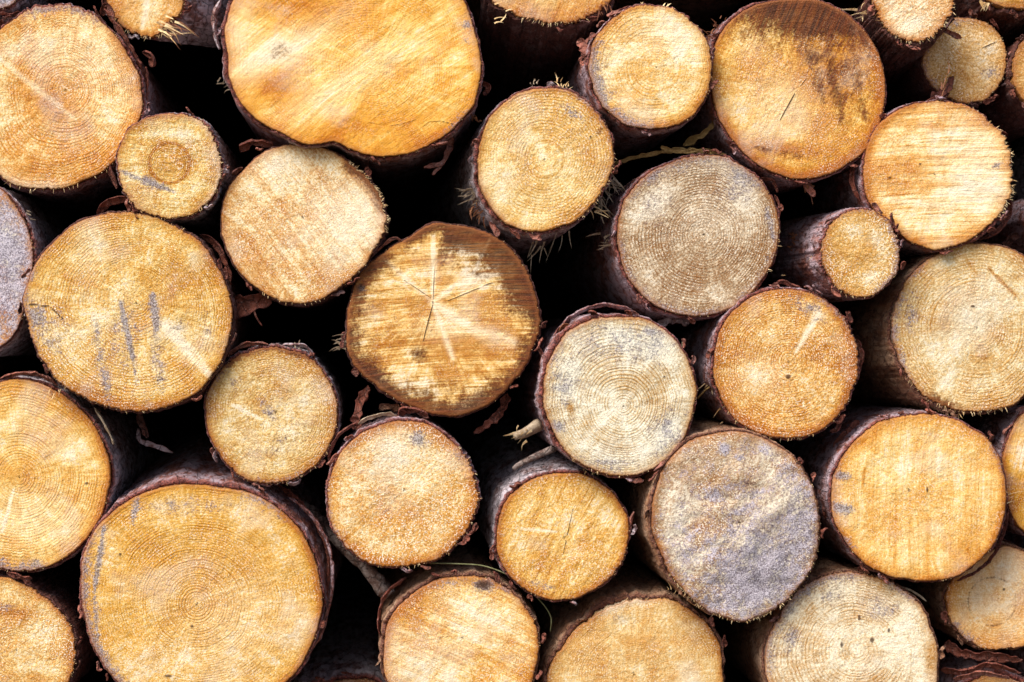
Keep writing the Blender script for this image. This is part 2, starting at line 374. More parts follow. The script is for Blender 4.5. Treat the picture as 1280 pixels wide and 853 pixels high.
# ------------------------------------------------------------------ a log
LOGS = []
def make_log(pts, pith=None, prot=0, A=(236, 200, 140), B=(208, 146, 72), stains=(), label='', bark='red', bt=4, btv=(),
             rag=(), peel=(), freq=1500, ring=.3, saw=0, sawamt=.4, speck=.8, greya=.8, blotch=1., tilt=(0, 0), slope=(0, 0), facet=None,
             fringe=(), tufts=(), flaps=(), extra=None, na=256, nr=64, length=2.4, seed=None, group='cut logs stacked in the pile', fuzz=70, autoflaps=7, ripple=.5):
    seed = seed if seed is not None else len(LOGS) + 1
    R_ = random.Random(seed * 13 + 5)
    pts = np.array(pts, float); prot = prot * .001
    pith = np.array(pith if pith is not None else pts.mean(axis=0), float)
    org = P(pith[0], pith[1], prot); k = (D - prot) / D * .001
    # outline as radius over angle (image angle, ccw)
    dx = pts[:, 0] - pith[0]; dy = -(pts[:, 1] - pith[1])
    an = np.degrees(np.arctan2(dy, dx)) % 360; ra = np.hypot(dx, dy); o = np.argsort(an); an, ra = an[o], ra[o]
    dense = np.arange(0, 360, .5); rd = np.interp(dense, np.r_[an - 360, an, an + 360], np.r_[ra, ra, ra])
    kx = np.arange(-16, 17); ker = np.exp(-(kx / 6.) ** 2); ker /= ker.sum()
    rd = np.convolve(np.r_[rd[-16:], rd, rd[:16]], ker, 'valid')
    TH = np.arange(na) * 360. / na; th = np.radians(TH)
    R = np.interp(TH, np.r_[dense, 360], np.r_[rd, rd[0]])
    cs, sn = np.cos(th), np.sin(th)
    R = R + (fbm(np.c_[cs * 5, sn * 5, np.full(na, seed)], 1, 4) - .5) * 4.5
    ragamp = np.full(na, .95)
    for a0, a1, amp in rag:
        e = np.clip(((a1 - a0) / 2 - np.abs(angdiff(TH, (a0 + a1) / 2))) / 8., 0, 1); ragamp = np.maximum(ragamp, amp * 1.6 * e)
    hf = vnoise(np.c_[cs * R * .45, sn * R * .45, np.full(na, seed + .5)], 4) - .5
    hf2 = np.random.default_rng(seed).random(na) - .5
    R = R + (hf * 1.3 + hf2 * .7) * ragamp
    Rm_ = R.mean()
    # ---- face
    T = (np.arange(1, nr + 1) / nr) ** .9; T[0] = .003; T[1] = max(.012, T[1] * .7)
    X = pith[0] + np.outer(T, R * cs); Y = pith[1] - np.outer(T, R * sn)
    rr = np.outer(T, R); rimd = np.outer(1 - T, R)
    st = stain_eval(stains, X, Y, np.broadcast_to(TH, X.shape), rimd)
    st0 = stain_eval(stains, np.array([pith[0]]), np.array([pith[1]]), np.array([0.]), np.array([99.]))
    w = T[:, None]; ringr = (rr * (1 - w) + w * T[:, None] * Rm_) * .001
    lx = (X - pith[0]) * .001 * k / .001; lz = -(Y - pith[1]) * .001 * k / .001
    def face_y(x, z, X_, Y_):
        y = tilt[0] * x + tilt[1] * z
        if facet:
            fx, fy, fa, fs = facet; a = radians(fa)
            d = ((X_ - fx) * cos(a) - (Y_ - fy) * sin(a)) * .001
            y = y + np.maximum(d, 0) * fs
        q = np.stack([x / .03, z / .03, np.full_like(x, seed)], -1)
        y = y + (fbm(q, 2, 3) - .5) * .0045 * ripple
        q = np.stack([x / .0035, z / .0035, np.full_like(x, seed + .3)], -1)
        y = y + (fbm(q, 5, 2) - .5) * .0011
        return y
    ly = face_y(lx, lz, X, Y)
    edge = np.clip(1 - rimd / 1.6, 0, 1); ly = ly + edge ** 2 * .0012 + edge * np.broadcast_to(hf2 * .0012, ly.shape)
    V = [np.array([[0, face_y(np.zeros(1), np.zeros(1), np.array([pith[0]]), np.array([pith[1]]))[0], 0]]), np.stack([lx, ly, lz], -1).reshape(-1, 3)]
    F = [(0, 1 + i, 1 + (i + 1) % na) for i in range(na)] + grid_faces(na, nr, off=1)
    # ---- wood body behind the face
    slx = (VPX - 640) / 1000. / D + slope[0]; slz = -(VPY - 426.5) / 1000. / D + slope[1]
    yrim = ly[-1]
    depth = np.array([.003, .008, .02, .05, length])
    last = nr - 1
    for d in depth:
        q = np.c_[lx[-1] * .995 + slx * d, yrim + d, lz[-1] * .995 + slz * d]; V.append(q)
    F += grid_faces(na, len(depth) + 1, off=1 + last * na)
    nv = 1 + na * (nr + len(depth)); F.append(tuple(range(nv - na, nv)))
    ad = {}
    for nme in CH.values():
        ad[nme] = np.r_[st0[nme], st[nme].ravel(), np.tile(st[nme][-1], len(depth))]
    ad['ringr'] = np.r_[0, ringr.ravel(), np.tile(ringr[-1], len(depth))]
    ad['rim'] = np.r_[50, rimd.ravel(), np.full(na * len(depth), 3.)]
    root = empty('pine_log', org)
    mat = wood_mat('sawn_pine', A, B, seed * 1.37, freq, ring, saw, sawamt, speck, greya, blotch)
    mesh_obj('sawn_wood', np.vstack(V), F, mat, root, ad)
    # ---- bark
    bth = np.full(na, float(bt))
    for a0, a1, tk in btv:
        e = np.clip(((a1 - a0) / 2 - np.abs(angdiff(TH, (a0 + a1) / 2))) / 16. + .3, 0, 1); bth = bth + (tk - bt) * e
    bth = np.maximum(bth * .45 * (.1 + 1.8 * fbm(np.c_[cs * 7, sn * 7, np.full(na, seed + 3.3)], 9, 4)), .5)
    setb = .8 + 16 * np.maximum(fbm(np.c_[cs * 6, sn * 6, np.full(na, seed + 7.7)], 12, 4) - .46, 0) * 2 + np.random.default_rng(seed + 5).random(na) * .9
    for a0, a1, dd in peel:
        e = np.clip(((a1 - a0) / 2 - np.abs(angdiff(TH, (a0 + a1) / 2))) / 10. + .2, 0, 1); setb = setb + dd * e * (.7 + .6 * fbm(np.c_[cs * 9, sn * 9, np.full(na, seed)], 31, 2))
    setb *= .001
    ys = np.r_[np.linspace(0, .05, 20), np.linspace(.053, .2, 34), np.linspace(.21, .6, 16), .9, 1.4, length]
    rows = []; ed = []
    Rin = R * .001 * k / .001
    def pr(Rad, y, rowi=0): return np.c_[Rad * cs + slx * y, yrim + y, Rad * sn + slz * y]
    rows.append(pr(Rin * .99, setb + .012)); ed.append(np.ones(na))
    rows.append(pr(Rin + .0004, setb)); ed.append(np.ones(na))
    rows.append(pr(Rin + bth * .0005, setb + (hf2 * .0016))); ed.append(np.ones(na))
    for iy, y in enumerate(ys):
        yy = setb * max(0, 1 - y / .06) + y + .0006
        q = np.c_[cs * Rin / .011, sn * Rin / .011, np.full(na, y / .024 + seed * 3.1)]
        nz = fbm(q, 21, 3); t3 = nz * 5; pl = (np.floor(t3) + np.clip((t3 - np.floor(t3)) * 5, 0, 1)) / 5; pl = np.clip((pl - .2) * 1.5, 0, 1)
        q2 = np.c_[cs * Rin / .0035, sn * Rin / .0035, np.full(na, y / .005)]
        fade = min(1, .05 + y / .014)
        rad = Rin + bth * .001 + fade * (pl * .0026 - .0006 + (fbm(q2, 23, 2) - .5) * .0012)
        rows.append(pr(rad, yy)); ed.append(np.full(na, max(0, .8 - y / .007)))
    bo = mesh_obj('bark', np.vstack(rows), grid_faces(na, len(rows)), BARK[bark], root, {'edge': np.concatenate(ed)})
    # ---- fine fibres around the rim
    bag = Bag()
    def rimpt(a, out=0.0, y=0.0):
        i = int(round((a % 360) / 360 * na)) % na
        r = Rin[i] + out * .001
        return org + np.array([r * cs[i] + slx * y, yrim[i] + y, r * sn[i] + slz * y]), np.array([cs[i], 0, sn[i]])
    for _ in range(fuzz):
        a = R_.random() * 360; p, dr = rimpt(a, -.6, .0003)
        d = dr * R_.uniform(.3, 1.2) + np.array([R_.uniform(-.6, .6), R_.uniform(-.9, -.1), R_.uniform(-.6, .6)])
        bag.sliver(p, d, R_.uniform(.001, .003), R_.uniform(.0004, .0009))
    for a0, a1, cnt, ln in fringe:
        for _ in range(cnt):
            a = R_.uniform(a0, a1); p, dr = rimpt(a, -.8, .0004)
            tg = np.array([-dr[2], 0, dr[0]]) * R_.uniform(-.8, .8)
            d = dr + tg + np.array([0, R_.uniform(-.8, .2), 0])
            bag.sliver(p, d, ln * .001 * R_.uniform(.35, 1.2), R_.uniform(.0005, .0013), (0, 0, -R_.uniform(0, .3)))
    if bag.v: tag(bag.make('fibre_fringe', FIBRE, root, org), kind='stuff')
    # ---- tufts of torn fibre on the bark: (x, y, proud, dx, dy, spread, count, len, width, mat)
    for tf in tufts:
        x, y, pz, dx_, dy_, sp, cnt, ln, wd, mt = tf; b = Bag()
        base = P(x, y, pz * .001)
        for _ in range(cnt):
            j = np.array([R_.gauss(0, 1), R_.gauss(0, 1), R_.gauss(0, 1)])
            d = np.array([dx_, R_.uniform(-.5, .3), -dy_]); d = d / np.linalg.norm(d) + j * sp * .8
            b.sliver(base + np.array([R_.gauss(0, 1), R_.gauss(0, 1), R_.gauss(0, 1)]) * min(ln, 16) * .00034, d, ln * .00085 * R_.uniform(.3, 1.1), wd * .0015 * R_.uniform(.5, 1.3), np.array([R_.uniform(-.5, .5), R_.uniform(-.3, .3), -R_.uniform(-.1, .6)]))
        tag(b.make('splinter_tuft', mt, root, org), kind='stuff')
    for i, fl in enumerate(flaps):
        path, w0, w1, roll, curl, mt = fl[:6]; nm = fl[6] if len(fl) > 6 else 'bark_flap'
        if nm == 'bark_flap': V2, f2, e2 = ribbon(path, w0, w1, roll, curl, seed=seed + i * .37)
        else: V2, f2, e2 = rod(path, w0, w1, seed + i)
        mesh_obj(nm, V2 - org, f2, mt, root, {'edge': e2})
    for q in range(autoflaps):
        a = R_.random() * 360; sp = R_.uniform(7, 17) / Rm_ * 57; pa = []
        for z in range(4):
            aa = radians(a + sp * z / 3); i = int(round(math.degrees(aa) % 360 / 360 * na)) % na
            rr_out = R[i] + 1.5 + bth[i] * .6 + [0, 2, 2.6, 4.5][z] * R_.uniform(.6, 1.6)
            pa.append((pith[0] + rr_out * cos(aa), pith[1] - rr_out * sin(aa), prot * 1000 - yrim[i] * 1000 + R_.uniform(-5, 1.5)))
        if R_.random() < .5: pa = pa[::-1]
        V2, f2, e2 = ribbon(pa, R_.uniform(4, 8), R_.uniform(3, 6), R_.uniform(25, 75), R_.uniform(.6, 1.6), seed=seed * 3 + q, rag=.4)
        mesh_obj('bark_flap', V2 - org, f2, [FLAP, PINK, BARK[bark], FLAP][q % 4], root, {'edge': e2})
    tag(root, label, 'log', group)
    LOGS.append((pith[0], pith[1], Rm_, pts))
    return root

def Zm(ox, oy, s, *p): return [(ox + a / s, oy + b / s) for a, b in p]
def Z1(*p): return Zm(0, 0, 2.942, *p)
def Z2(*p): return Zm(260, 0, 2.942, *p)
def Z3(*p): return Zm(560, 0, 2.753, *p)
def Z4(*p): return Zm(860, 0, 2.586, *p)
def Z5(*p): return Zm(0, 230, 2.842, *p)
def Z6(*p): return Zm(250, 170, 2.369, *p)
def Z7(*p): return Zm(640, 170, 1.939, *p)
def Z8(*p): return Zm(860, 230, 2.438, *p)
def Z9(*p): return Zm(1000, 0, 4.571, *p)
def B1(*p): return Zm(0, 440, 2.067, *p)
def B2(*p): return Zm(330, 480, 2.286, *p)
def B3(*p): return Zm(590, 520, 2.563, *p)
def B4(*p): return Zm(900, 500, 2.416, *p)
# ------------------------------------------------------------------ the logs of the photograph
W = dict  # shorthand
make_log(Z1((235,18),(310,40),(365,75),(400,105),(470,200),(515,300),(518,430),(480,500),(390,620),(300,670),(170,697),(60,683),(0,650),(-50,580),(-75,400),(-65,230),(-15,120),(50,70),(120,35)),
    pith=(82,112), prot=10, A=(244,210,146), B=(216,150,72), ring=.42, freq=1300, speck=.75, sawamt=.15, bt=4, btv=[(-40,50,7),(95,150,6)],
    stains=[Bl('o',58,128,42,26,-40,.8), St('p',-5,70,95,150,4,.55), Rm('g',60,125,9,1.), Rm('p',225,275,9,.8), Bl('p',115,75,45,45,0,.35), Rm('o',20,60,7,.5), Bl('o',60,205,60,20,0,.35)],
    fringe=[(225,300,16,6)], rag=[(60,130,2.4),(225,275,1.6)],
    flaps=[([(130,12,4),(140,26,8),(158,52,6),(172,78,2),(179,96,-6)],9,11,68,.8,FLAP), ([(128,20,-2),(133,8,6),(142,22,10)],11,9,30,1.2,FLAP),
           ([(178,66,-8),(188,72,-2),(188,84,-6)],10,12,55,1.5,FLAP), ([(182,84,-4),(179,112,-8),(178,146,-12)],12,13,50,.9,FLAP)],
    label='large tan log with fine rings at the upper left, touching a small yellowish log')
make_log(Z1((635,417),(700,427),(760,465),(795,530),(812,600),(800,680),(770,740),(720,785),(640,806),(570,795),(500,765),(455,700),(432,620),(442,530),(490,460),(560,430)),
    pith=(212,205), prot=32, A=(236,204,136), B=(208,154,74), ring=.4, freq=1900, speck=.9, sawamt=.5, saw=-4, bt=4, btv=[(-70,60,7)], bark='grey',
    stains=[Ci('o',212,204,25,2.2,1.3), Bl('o',212,204,24,24,0,.45), St('g',150,214,218,240,5,.9), Rm('p',-60,75,5,.8), Rm('d',95,200,2,.4)],
    fringe=[(-60,80,26,4),(200,280,10,3)], rag=[(-60,90,1.6),(180,290,1.4)],
    flaps=[([(134,200,4),(137,216,8),(146,236,2)],8,8,60,1.,FLAP)],
    label='small yellow log with a round orange heart, wedged between three bigger logs')
make_log(Z2((90,0),(62,110),(78,200),(74,280),(118,380),(200,452),(290,500),(370,537),(415,532),(465,516),(520,545),(590,572),(700,570),(790,545),(870,500),(930,440),(985,370),(1002,280),(1000,180),(975,90),(945,0),(880,-70),(760,-120),(500,-150),(250,-110),(130,-60)),
    pith=(462,85), prot=40, blotch=.45, A=(246,206,124), B=(228,160,68), ring=.2, freq=1500, speck=.3, sawamt=.42, saw=36, bt=5.5, btv=[(120,215,11),(300,330,7)], na=360, nr=90,
    stains=[Bl('o',345,108,30,24,0,.9), Bl('o',400,8,70,26,0,.7), Bl('o',450,160,95,16,8,.6), Bl('p',340,68,60,18,25,1.1), Bl('p',300,60,20,40,0,.5), Bl('p',420,110,70,18,30,.5), Bl('p',395,45,60,18,40,.4), Bl('d',350,62,14,9,20,.45),
            St('c',462,153,480,156,.8,.5), St('c',486,157,500,155,.8,.6), St('c',503,154,518,150,.8,.5), St('c',528,158,536,152,.8,.6), St('c',536,152,550,151,.8,.7), St('c',550,151,572,156,.8,.7), Rm('g',-45,-20,8,.7), Bl('g',585,30,6,7,0,.7), Bl('g',582,52,4,9,0,.6), Bl('o',520,175,60,14,10,.5), Bl('o',350,6,50,14,0,.5)],
    tufts=[(283,100,28,-1,.4,.5,10,14,1.4,FIBREG),(588,146,10,1,.5,.5,10,12,1.6,FIBRER)],
    flaps=[([(275,0,4),(266,18,8),(268,44,6),(274,62,0)],12,8,62,1.2,BARK['grey']), ([(600,104,-2),(610,108,4),(604,120,0)],9,8,30,1.3,FLAP),
           ([(565,170,-6),(561,188,0),(552,204,6),(530,209,10)],10,7,20,1.2,PINK), ([(553,205,2),(545,214,6),(540,219,6)],5,3,20,1.,PINK)],
    label='largest log of the pile, smooth golden orange, cut off by the top edge')
make_log([(x,y) for x,y in Zm(100,0,5.333,(180,0),(215,60),(280,175),(340,213),(420,240),(480,238),(530,222),(548,190),(590,140),(655,108),(688,50),(684,0),(660,-60),(600,-140),(450,-220),(280,-200),(190,-90))],
    pith=(180,-2), prot=-8, A=(240,206,148), B=(218,158,84), ring=.15, speck=.5, sawamt=.4, saw=60, bt=3, btv=[(-60,40,11)], bark='grey', slope=(.5,.06),
    stains=[St('p',186,-5,178,35,4,.7), Rm('o',200,330,5,.6), Bl('o',150,4,14,14,0,.4)],
    fringe=[(195,330,34,7)], rag=[(190,340,2.)],
    tufts=[(206,34,2,1,.35,.28,14,26,2.2,FIBRE),(216,36,0,1,.5,.3,10,24,2.6,FIBRER)],
    label='ragged-edged log cut off by the top edge, left of the largest golden log')
make_log([(x,y) for x,y in Z6((280,25),(340,28),(400,50),(460,95),(505,140),(540,190),(548,240),(538,300),(510,350),(470,400),(420,440),(370,480),(300,497),(240,490),(170,450),(120,410),(80,340),(62,270),(70,190),(100,130),(150,80),(210,40))],
    pith=(378,272), prot=20, A=(244,214,160), B=(216,160,94), ring=.08, speck=.95, sawamt=.65, saw=-52, bt=3.5, btv=[(-30,50,5)], bark='dark',
    stains=[Bl('p',438,270,44,34,25,1.), Bl('p',345,200,50,26,0,.45), Rm('o',-5,58,12,1.4), Rm('d',0,62,9,.8), Bl('o',320,330,40,20,-40,.35), St('p',275,260,300,280,1.5,.8), St('p',420,255,465,250,3,.7)],
    fringe=[(-10,50,90,6),(230,290,10,4)], rag=[(-25,60,1.9),(240,320,1.5)],
    flaps=[([(300,190,4),(312,180,10),(328,180,8),(342,184,2)],13,10,50,1.5,FLAP)],
    label='pale cream log with slanting saw marks and a torn right edge')
make_log([(x,y) for x,y in Z6((690,258),(760,266),(850,290),(910,328),(962,390),(992,460),(1007,540),(992,620),(962,690),(905,750),(850,800),(770,832),(690,825),(600,790),(520,740),(463,690),(438,640),(434,560),(448,470),(478,400),(540,350),(620,300))],
    pith=(541,378), prot=10, A=(238,194,122), B=(196,134,62), ring=.12, speck=.35, sawamt=.7, saw=4, bt=3, bark='dark', btv=[(-30,40,5)],
    stains=[Bl('d',620,318,50,24,-40,1.3), Rm('d',-60,125,14,.9), Rm('d',-15,88,34,1.7), Rm('d',125,235,24,.8), Rm('d',205,320,22,1.), Bl('d',520,490,60,16,-8,.5), Rm('d',150,225,10,.4), Bl('o',575,435,45,20,0,.6), Bl('d',520,443,12,8,0,.75),
            St('p',541,378,542,296,3.4,.75), St('p',541,378,478,322,4,.4), St('p',541,378,570,355,4,.7), St('p',570,355,616,343,6,.6), St('p',541,378,590,412,7,.8), St('p',590,412,640,428,11,.8), St('p',541,378,566,448,5,.8), St('p',590,345,612,300,2,.9),
            St('c',541,380,529,425,.9,1.), St('c',560,376,618,352,.8,.9), St('c',538,372,505,350,.7,.7), St('c',541,378,543,330,.8,.7), Bl('g',452,361,6,4,-30,1.2), Bl('p',560,410,30,14,0,.5)],
    rag=[(-60,60,1.6),(200,300,1.2)],
    tufts=[(428,430,4,-1,-.1,.35,12,20,2.2,FIBREG)],
    flaps=[([(464,322,2),(478,308,8),(494,298,12),(504,304,6)],5,3,45,.8,PINK), ([(670,432,-2),(678,446,2),(676,462,-4)],8,8,55,1.,FLAP)],
    label='round log with a star of pale rays and a dark wet rim')
make_log([(x,y) for x,y in Z3((150,0),(220,42),(300,66),(390,76),(480,58),(535,25),(562,0),(575,-60),(520,-140),(350,-180),(200,-140),(130,-60))],
    pith=(690,-10), prot=0, A=(232,186,118), B=(208,146,78), ring=.3, speck=.4, sawamt=.6, saw=70, bt=7, bark='dark', slope=(.02,-.1), btv=[(180,350,10)],
    stains=[Rm('d',-60,0,4,.5), Bl('o',690,12,40,8,0,.4)], fringe=[(200,330,26,6)], rag=[(180,350,2.5)],
    tufts=[(622,24,6,1,-.45,.2,5,24,1.8,FIBRE),(752,10,2,.4,.6,.5,12,12,1.6,FIBRER)],
    label='log over dark flaky bark, cut off by the top edge right of the largest log')
make_log([(x,y) for x,y in Z3((330,302),(400,305),(450,330),(500,375),(545,430),(568,500),(573,560),(550,620),(500,700),(450,755),(380,785),(300,797),(230,785),(180,755),(140,700),(112,640),(104,560),(112,480),(150,400),(200,350),(260,315))],
    pith=(681,199), prot=30, A=(244,214,154), B=(220,172,98), ring=.4, freq=1250, speck=.8, sawamt=.1, bt=6, btv=[(150,260,10)], bark='grey', slope=(-.06,-.05),
    stains=[Ci('o',681,199,23,1.6,.5), Ci('o',681,199,14,1.2,.4), Rm('o',20,60,7,.6), Rm('g',0,100,3,.6), St('g',700,130,730,150,6,.45), Bl('c',738,171,1.6,1.6), Rm('o',200,280,3,.5), St('d',745,168,760,158,4,.5)],
    fringe=[(-60,20,20,5)], rag=[(-60,80,1.4)],
    tufts=[(704,112,-2,.1,-1,.28,16,15,1.5,FIBRE),(668,106,-6,-.3,-1,.4,10,9,1.4,FIBREG),(591,240,-8,-1,.1,.4,26,20,2.,FIBREG),(600,258,-10,-.8,.6,.5,18,18,2.2,FIBRER),(596,226,0,-1,-.2,.5,8,10,1.6,FIBREG),
           (762,228,-14,.6,.5,.5,20,20,2.,FIBREG),(752,250,-20,.2,1,.4,12,24,1.8,FIBREG),(738,260,4,1,.25,.2,5,26,1.6,FIBRE),(706,290,-10,-.1,1,.15,4,36,1.3,FIBREG),(675,305,-30,-.3,1,.3,9,30,1.8,FIBREG)],
    flaps=[([(614,274,0),(618,286,4),(622,296,6)],7,9,20,1.2,PINK)],
    label='round yellow-tan log with clear inner rings and torn pale fibres at both sides')
make_log([(x,y) for x,y in Z3((700,18),(770,30),(830,65),(880,120),(905,190),(905,260),(890,330),(850,390),(790,430),(700,445),(620,432),(560,392),(510,322),(486,250),(490,180),(520,110),(570,60),(630,28))],
    pith=(820,84), prot=40, A=(246,218,164), B=(226,174,98), ring=.35, freq=1300, speck=.6, sawamt=.35, saw=0, bt=4, btv=[(150,260,6)],
    stains=[Rm('g',150,225,17,1.), Rm('g',205,270,11,.85), Rm('o',215,340,12,.7), Ci('o',820,84,30,1.2,.35), Rm('o',100,150,4,.4), Bl('p',840,45,40,18,0,.5)],
    fringe=[(60,125,14,3)], rag=[(40,130,1.4)],
    tufts=[(806,7,0,-.1,-1,.3,8,9,1.4,FIBRE),(832,9,0,.2,-1,.2,3,9,1.8,FIBRE)],
    flaps=[([(721,52,4),(730,58,10),(732,72,8),(724,78,2)],12,14,15,.9,PINK), ([(762,24,-2),(776,14,2),(790,10,-2)],8,6,50,1.,FLAP)],
    label='bright pale log with a grey stain along its lower left edge, near the top')
make_log([(x,y) for x,y in Z4((350,-3),(420,0),(500,40),(560,90),(610,160),(638,250),(638,330),(608,430),(560,500),(490,550),(400,578),(310,570),(220,530),(150,460),(100,380),(78,300),(78,200),(100,120),(160,50),(250,8))],
    pith=(992,112), prot=22, blotch=.65, A=(240,190,106), B=(206,136,50), ring=.22, freq=1600, speck=.7, sawamt=.25, saw=70, bt=4, btv=[(180,270,5),(110,160,8)], nr=80, na=320,
    stains=[Bl('d',1010,16,100,34,-8,1.35), Bl('d',1055,70,26,70,12,.4), Bl('o',1040,80,50,70,-20,.7), St('d',1032,40,1052,150,9,.6), St('d',1004,45,1030,128,8,.5), St('d',1062,40,1082,150,7,.45), St('d',1018,40,1022,90,12,.5), Rm('d',30,120,9,.75), Rm('o',190,350,12,1.), Rm('o',-20,60,16,.7),
            Bl('o',978,186,52,10,-5,1.), St('d',945,185,1010,198,4,.35), Bl('p',975,130,45,40,0,.45), Bl('p',940,60,18,22,0,.3), St('c',975,150,996,112,1.,1.), St('c',1000,108,1008,98,.7,.7)],
    tufts=[(893,52,-18,-.7,-.7,.5,30,18,1.8,FIBRER),(900,36,-18,-.4,-1,.5,16,16,1.6,FIBRER),(1012,232,0,.2,1,.3,6,16,3,FIBRER)],
    flaps=[([(1002,222,0),(1010,232,4),(1018,246,6)],6,8,15,1.,PINK)],
    label='large orange-brown log with dark dripping stains across its top, near the upper right')
make_log([(x,y) for x,y in Z9((410,0),(440,60),(460,130),(500,180),(570,215),(660,240),(740,220),(800,170),(845,110),(868,50),(885,0),(850,-60),(750,-110),(600,-120),(470,-80))],
    pith=(1141,10), prot=34, A=(248,222,178), B=(220,166,104), ring=.1, speck=.8, sawamt=.6, saw=35, bt=5, bark='dark', btv=[(150,340,9)], slope=(-.02,-.12),
    stains=[Bl('p',1142,30,24,14,20,.8), Rm('o',170,300,6,.9), Rm('o',-30,40,4,.8)],
    fringe=[(180,400,46,6)], rag=[(170,400,3.)],
    tufts=[(1090,14,2,-1,-.05,.16,14,24,2.6,FIBRE),(1080,22,2,0,1,.1,2,12,1.4,FIBRE),(1142,52,6,.8,.5,.3,8,12,1.5,FIBRE)],
    flaps=[([(1176,36,2),(1190,42,6),(1202,48,4)],9,5,20,1.2,PINK), ([(1150,53,0),(1170,44,4),(1184,36,4)],7,6,45,1.,FLAP)],
    label='small bright splintery log at the top edge, right of the brown-streaked log')
make_log([(x,y) for x,y in Z9((950,102),(1050,120),(1130,180),(1178,280),(1178,380),(1140,480),(1080,560),(980,590),(870,570),(780,520),(730,450),(700,370),(710,290),(740,220),(800,150),(870,112))],
    pith=(1208,74), prot=-45, A=(236,196,138), B=(208,154,88), ring=.12, speck=1.0, sawamt=.1, bt=2, bark='dark',
    stains=[St('c',1228,60,1246,52,1.,.9), Rm('g',90,240,9,.5), Bl('o',1205,95,20,16,0,.4), Bl('g',1240,90,12,8,0,.5)],
    tufts=[(1180,108,40,.4,-1,.25,4,26,1.6,FIBRER)],
    label='small dull olive log set back in shade under the splintery log')
make_log([(1235,2),(1250,8),(1266,10),(1290,9),(1318,0),(1335,-30),(1330,-65),(1300,-90),(1262,-90),(1232,-65),(1222,-30)],
    pith=(1278,-40), prot=-30, A=(214,166,88), B=(176,118,50), ring=.2, speck=.5, bt=9, bark='dark', slope=(-.08,-.18), btv=[(150,300,12)],
    tufts=[(1229,4,4,-.2,1,.2,6,11,3,FIBRE)],
    label='dark barked log in the top right corner with only a sliver of cut wood showing')
make_log([(1266,92),(1270,68),(1280,50),(1300,40),(1330,42),(1355,62),(1362,92),(1350,125),(1322,142),(1295,140),(1276,122)],
    pith=(1312,92), prot=-28, A=(220,176,112), B=(184,128,66), ring=.2, speck=.6, bt=5, bark='dark', slope=(-.02,-.06),
    label='shaded log at the right edge of the photo above the torn pale log')
make_log([(x,y) for x,y in Z4((790,330),(870,335),(940,360),(985,400),(1022,450),(1042,520),(1045,600),(1018,680),(970,730),(900,780),(800,808),(740,795),(680,750),(620,700),(580,640),(567,560),(580,480),(620,400),(690,350))],
    pith=(1168,218), prot=26, A=(248,216,156), B=(226,168,96), ring=.12, freq=1500, speck=.45, sawamt=.8, saw=3, bt=3.5, btv=[(-70,-20,9)],
    stains=[Rm('o',95,270,9,.8), Bl('o',1135,225,35,20,0,.3), Bl('p',1222,205,30,45,0,.7), St('p',1110,250,1240,262,5,.4), Bl('c',1112,222,2.5,1.5), Bl('c',1150,205,2,1.5), Bl('g',1246,208,6,3,30,.9), Rm('o',30,75,4,.6), Rm('d',60,130,2,.4)],
    fringe=[(-35,40,60,6),(40,90,10,5)], rag=[(-45,50,3.4),(50,110,1.6)],
    flaps=[([(1066,205,-6),(1064,220,4),(1068,240,6),(1076,252,0)],9,7,68,.8,FLAP), ([(1262,250,-2),(1260,270,6),(1244,290,8),(1222,300,2)],8,7,60,1.,FLAP), ([(1236,160,-2),(1248,164,4),(1258,172,0)],8,9,35,1.,FLAP)],
    label='pale log with a jagged torn right edge, below the dull olive log')
make_log([(x,y) for x,y in Z8((520,78),(570,85),(610,115),(638,170),(645,230),(622,290),(575,335),(520,347),(475,330),(435,290),(412,240),(410,190),(428,140),(468,95))],
    pith=(1076,318), prot=44, A=(228,188,124), B=(204,150,76), ring=.05, speck=1.1, sawamt=.1, bt=4, btv=[(120,240,6)], bark='red', slope=(-.10,0),
    stains=[Bl('o',1070,312,22,18,0,.6), Rm('w',-90,90,20,.5), Rm('g',-80,60,7,.85), Rm('g',60,110,3,.5)],
    fringe=[(90,280,14,4)], rag=[(-90,270,1.2)],
    tufts=[(1028,314,0,-1,.5,.2,3,14,1.6,FIBRE),(996,300,-70,-1,-.6,.5,14,18,2.2,FIBRER)],
    label='small orange log with a long scaly bark side showing, right of the greyish brown log')
make_log([(x,y) for x,y in Z8((860,182),(930,185),(1000,205),(1060,250),(1100,330),(1110,430),(1090,540),(1050,620),(1000,670),(930,690),(860,695),(790,680),(730,650),(680,600),(640,530),(622,460),(625,390),(650,320),(700,260),(770,210))],
    pith=(1222,410), prot=14, A=(234,208,158), B=(210,166,104), ring=.45, freq=1200, speck=.9, sawamt=.12, bt=4, btv=[(170,260,8)], bark='tan', slope=(-.04,-.02), nr=76, na=300,
    stains=[St('o',1236,336,1270,370,2.4,1.3), St('o',1206,320,1222,345,3,.5), Bl('o',1178,410,9,9,0,.6), Bl('o',1228,448,10,16,0,.6), Rm('d',225,262,9,1.), Rm('g',150,225,8,.55), Rm('g',110,150,5,.5), Bl('c',1216,383,3,2), Rm('o',115,145,8,.5), Bl('g',1140,390,8,24,0,.4)],
    fringe=[(215,290,34,7)], rag=[(140,290,1.8)],
    tufts=[(1178,508,4,.3,1,.2,5,15,1.6,FIBRE),(1192,508,4,.1,1,.3,7,18,1.5,FIBRE),(1226,512,4,0,1,.3,5,8,1.5,FIBRE)],
    label='broad pale log with a peeled brown side, cut off by the right edge')
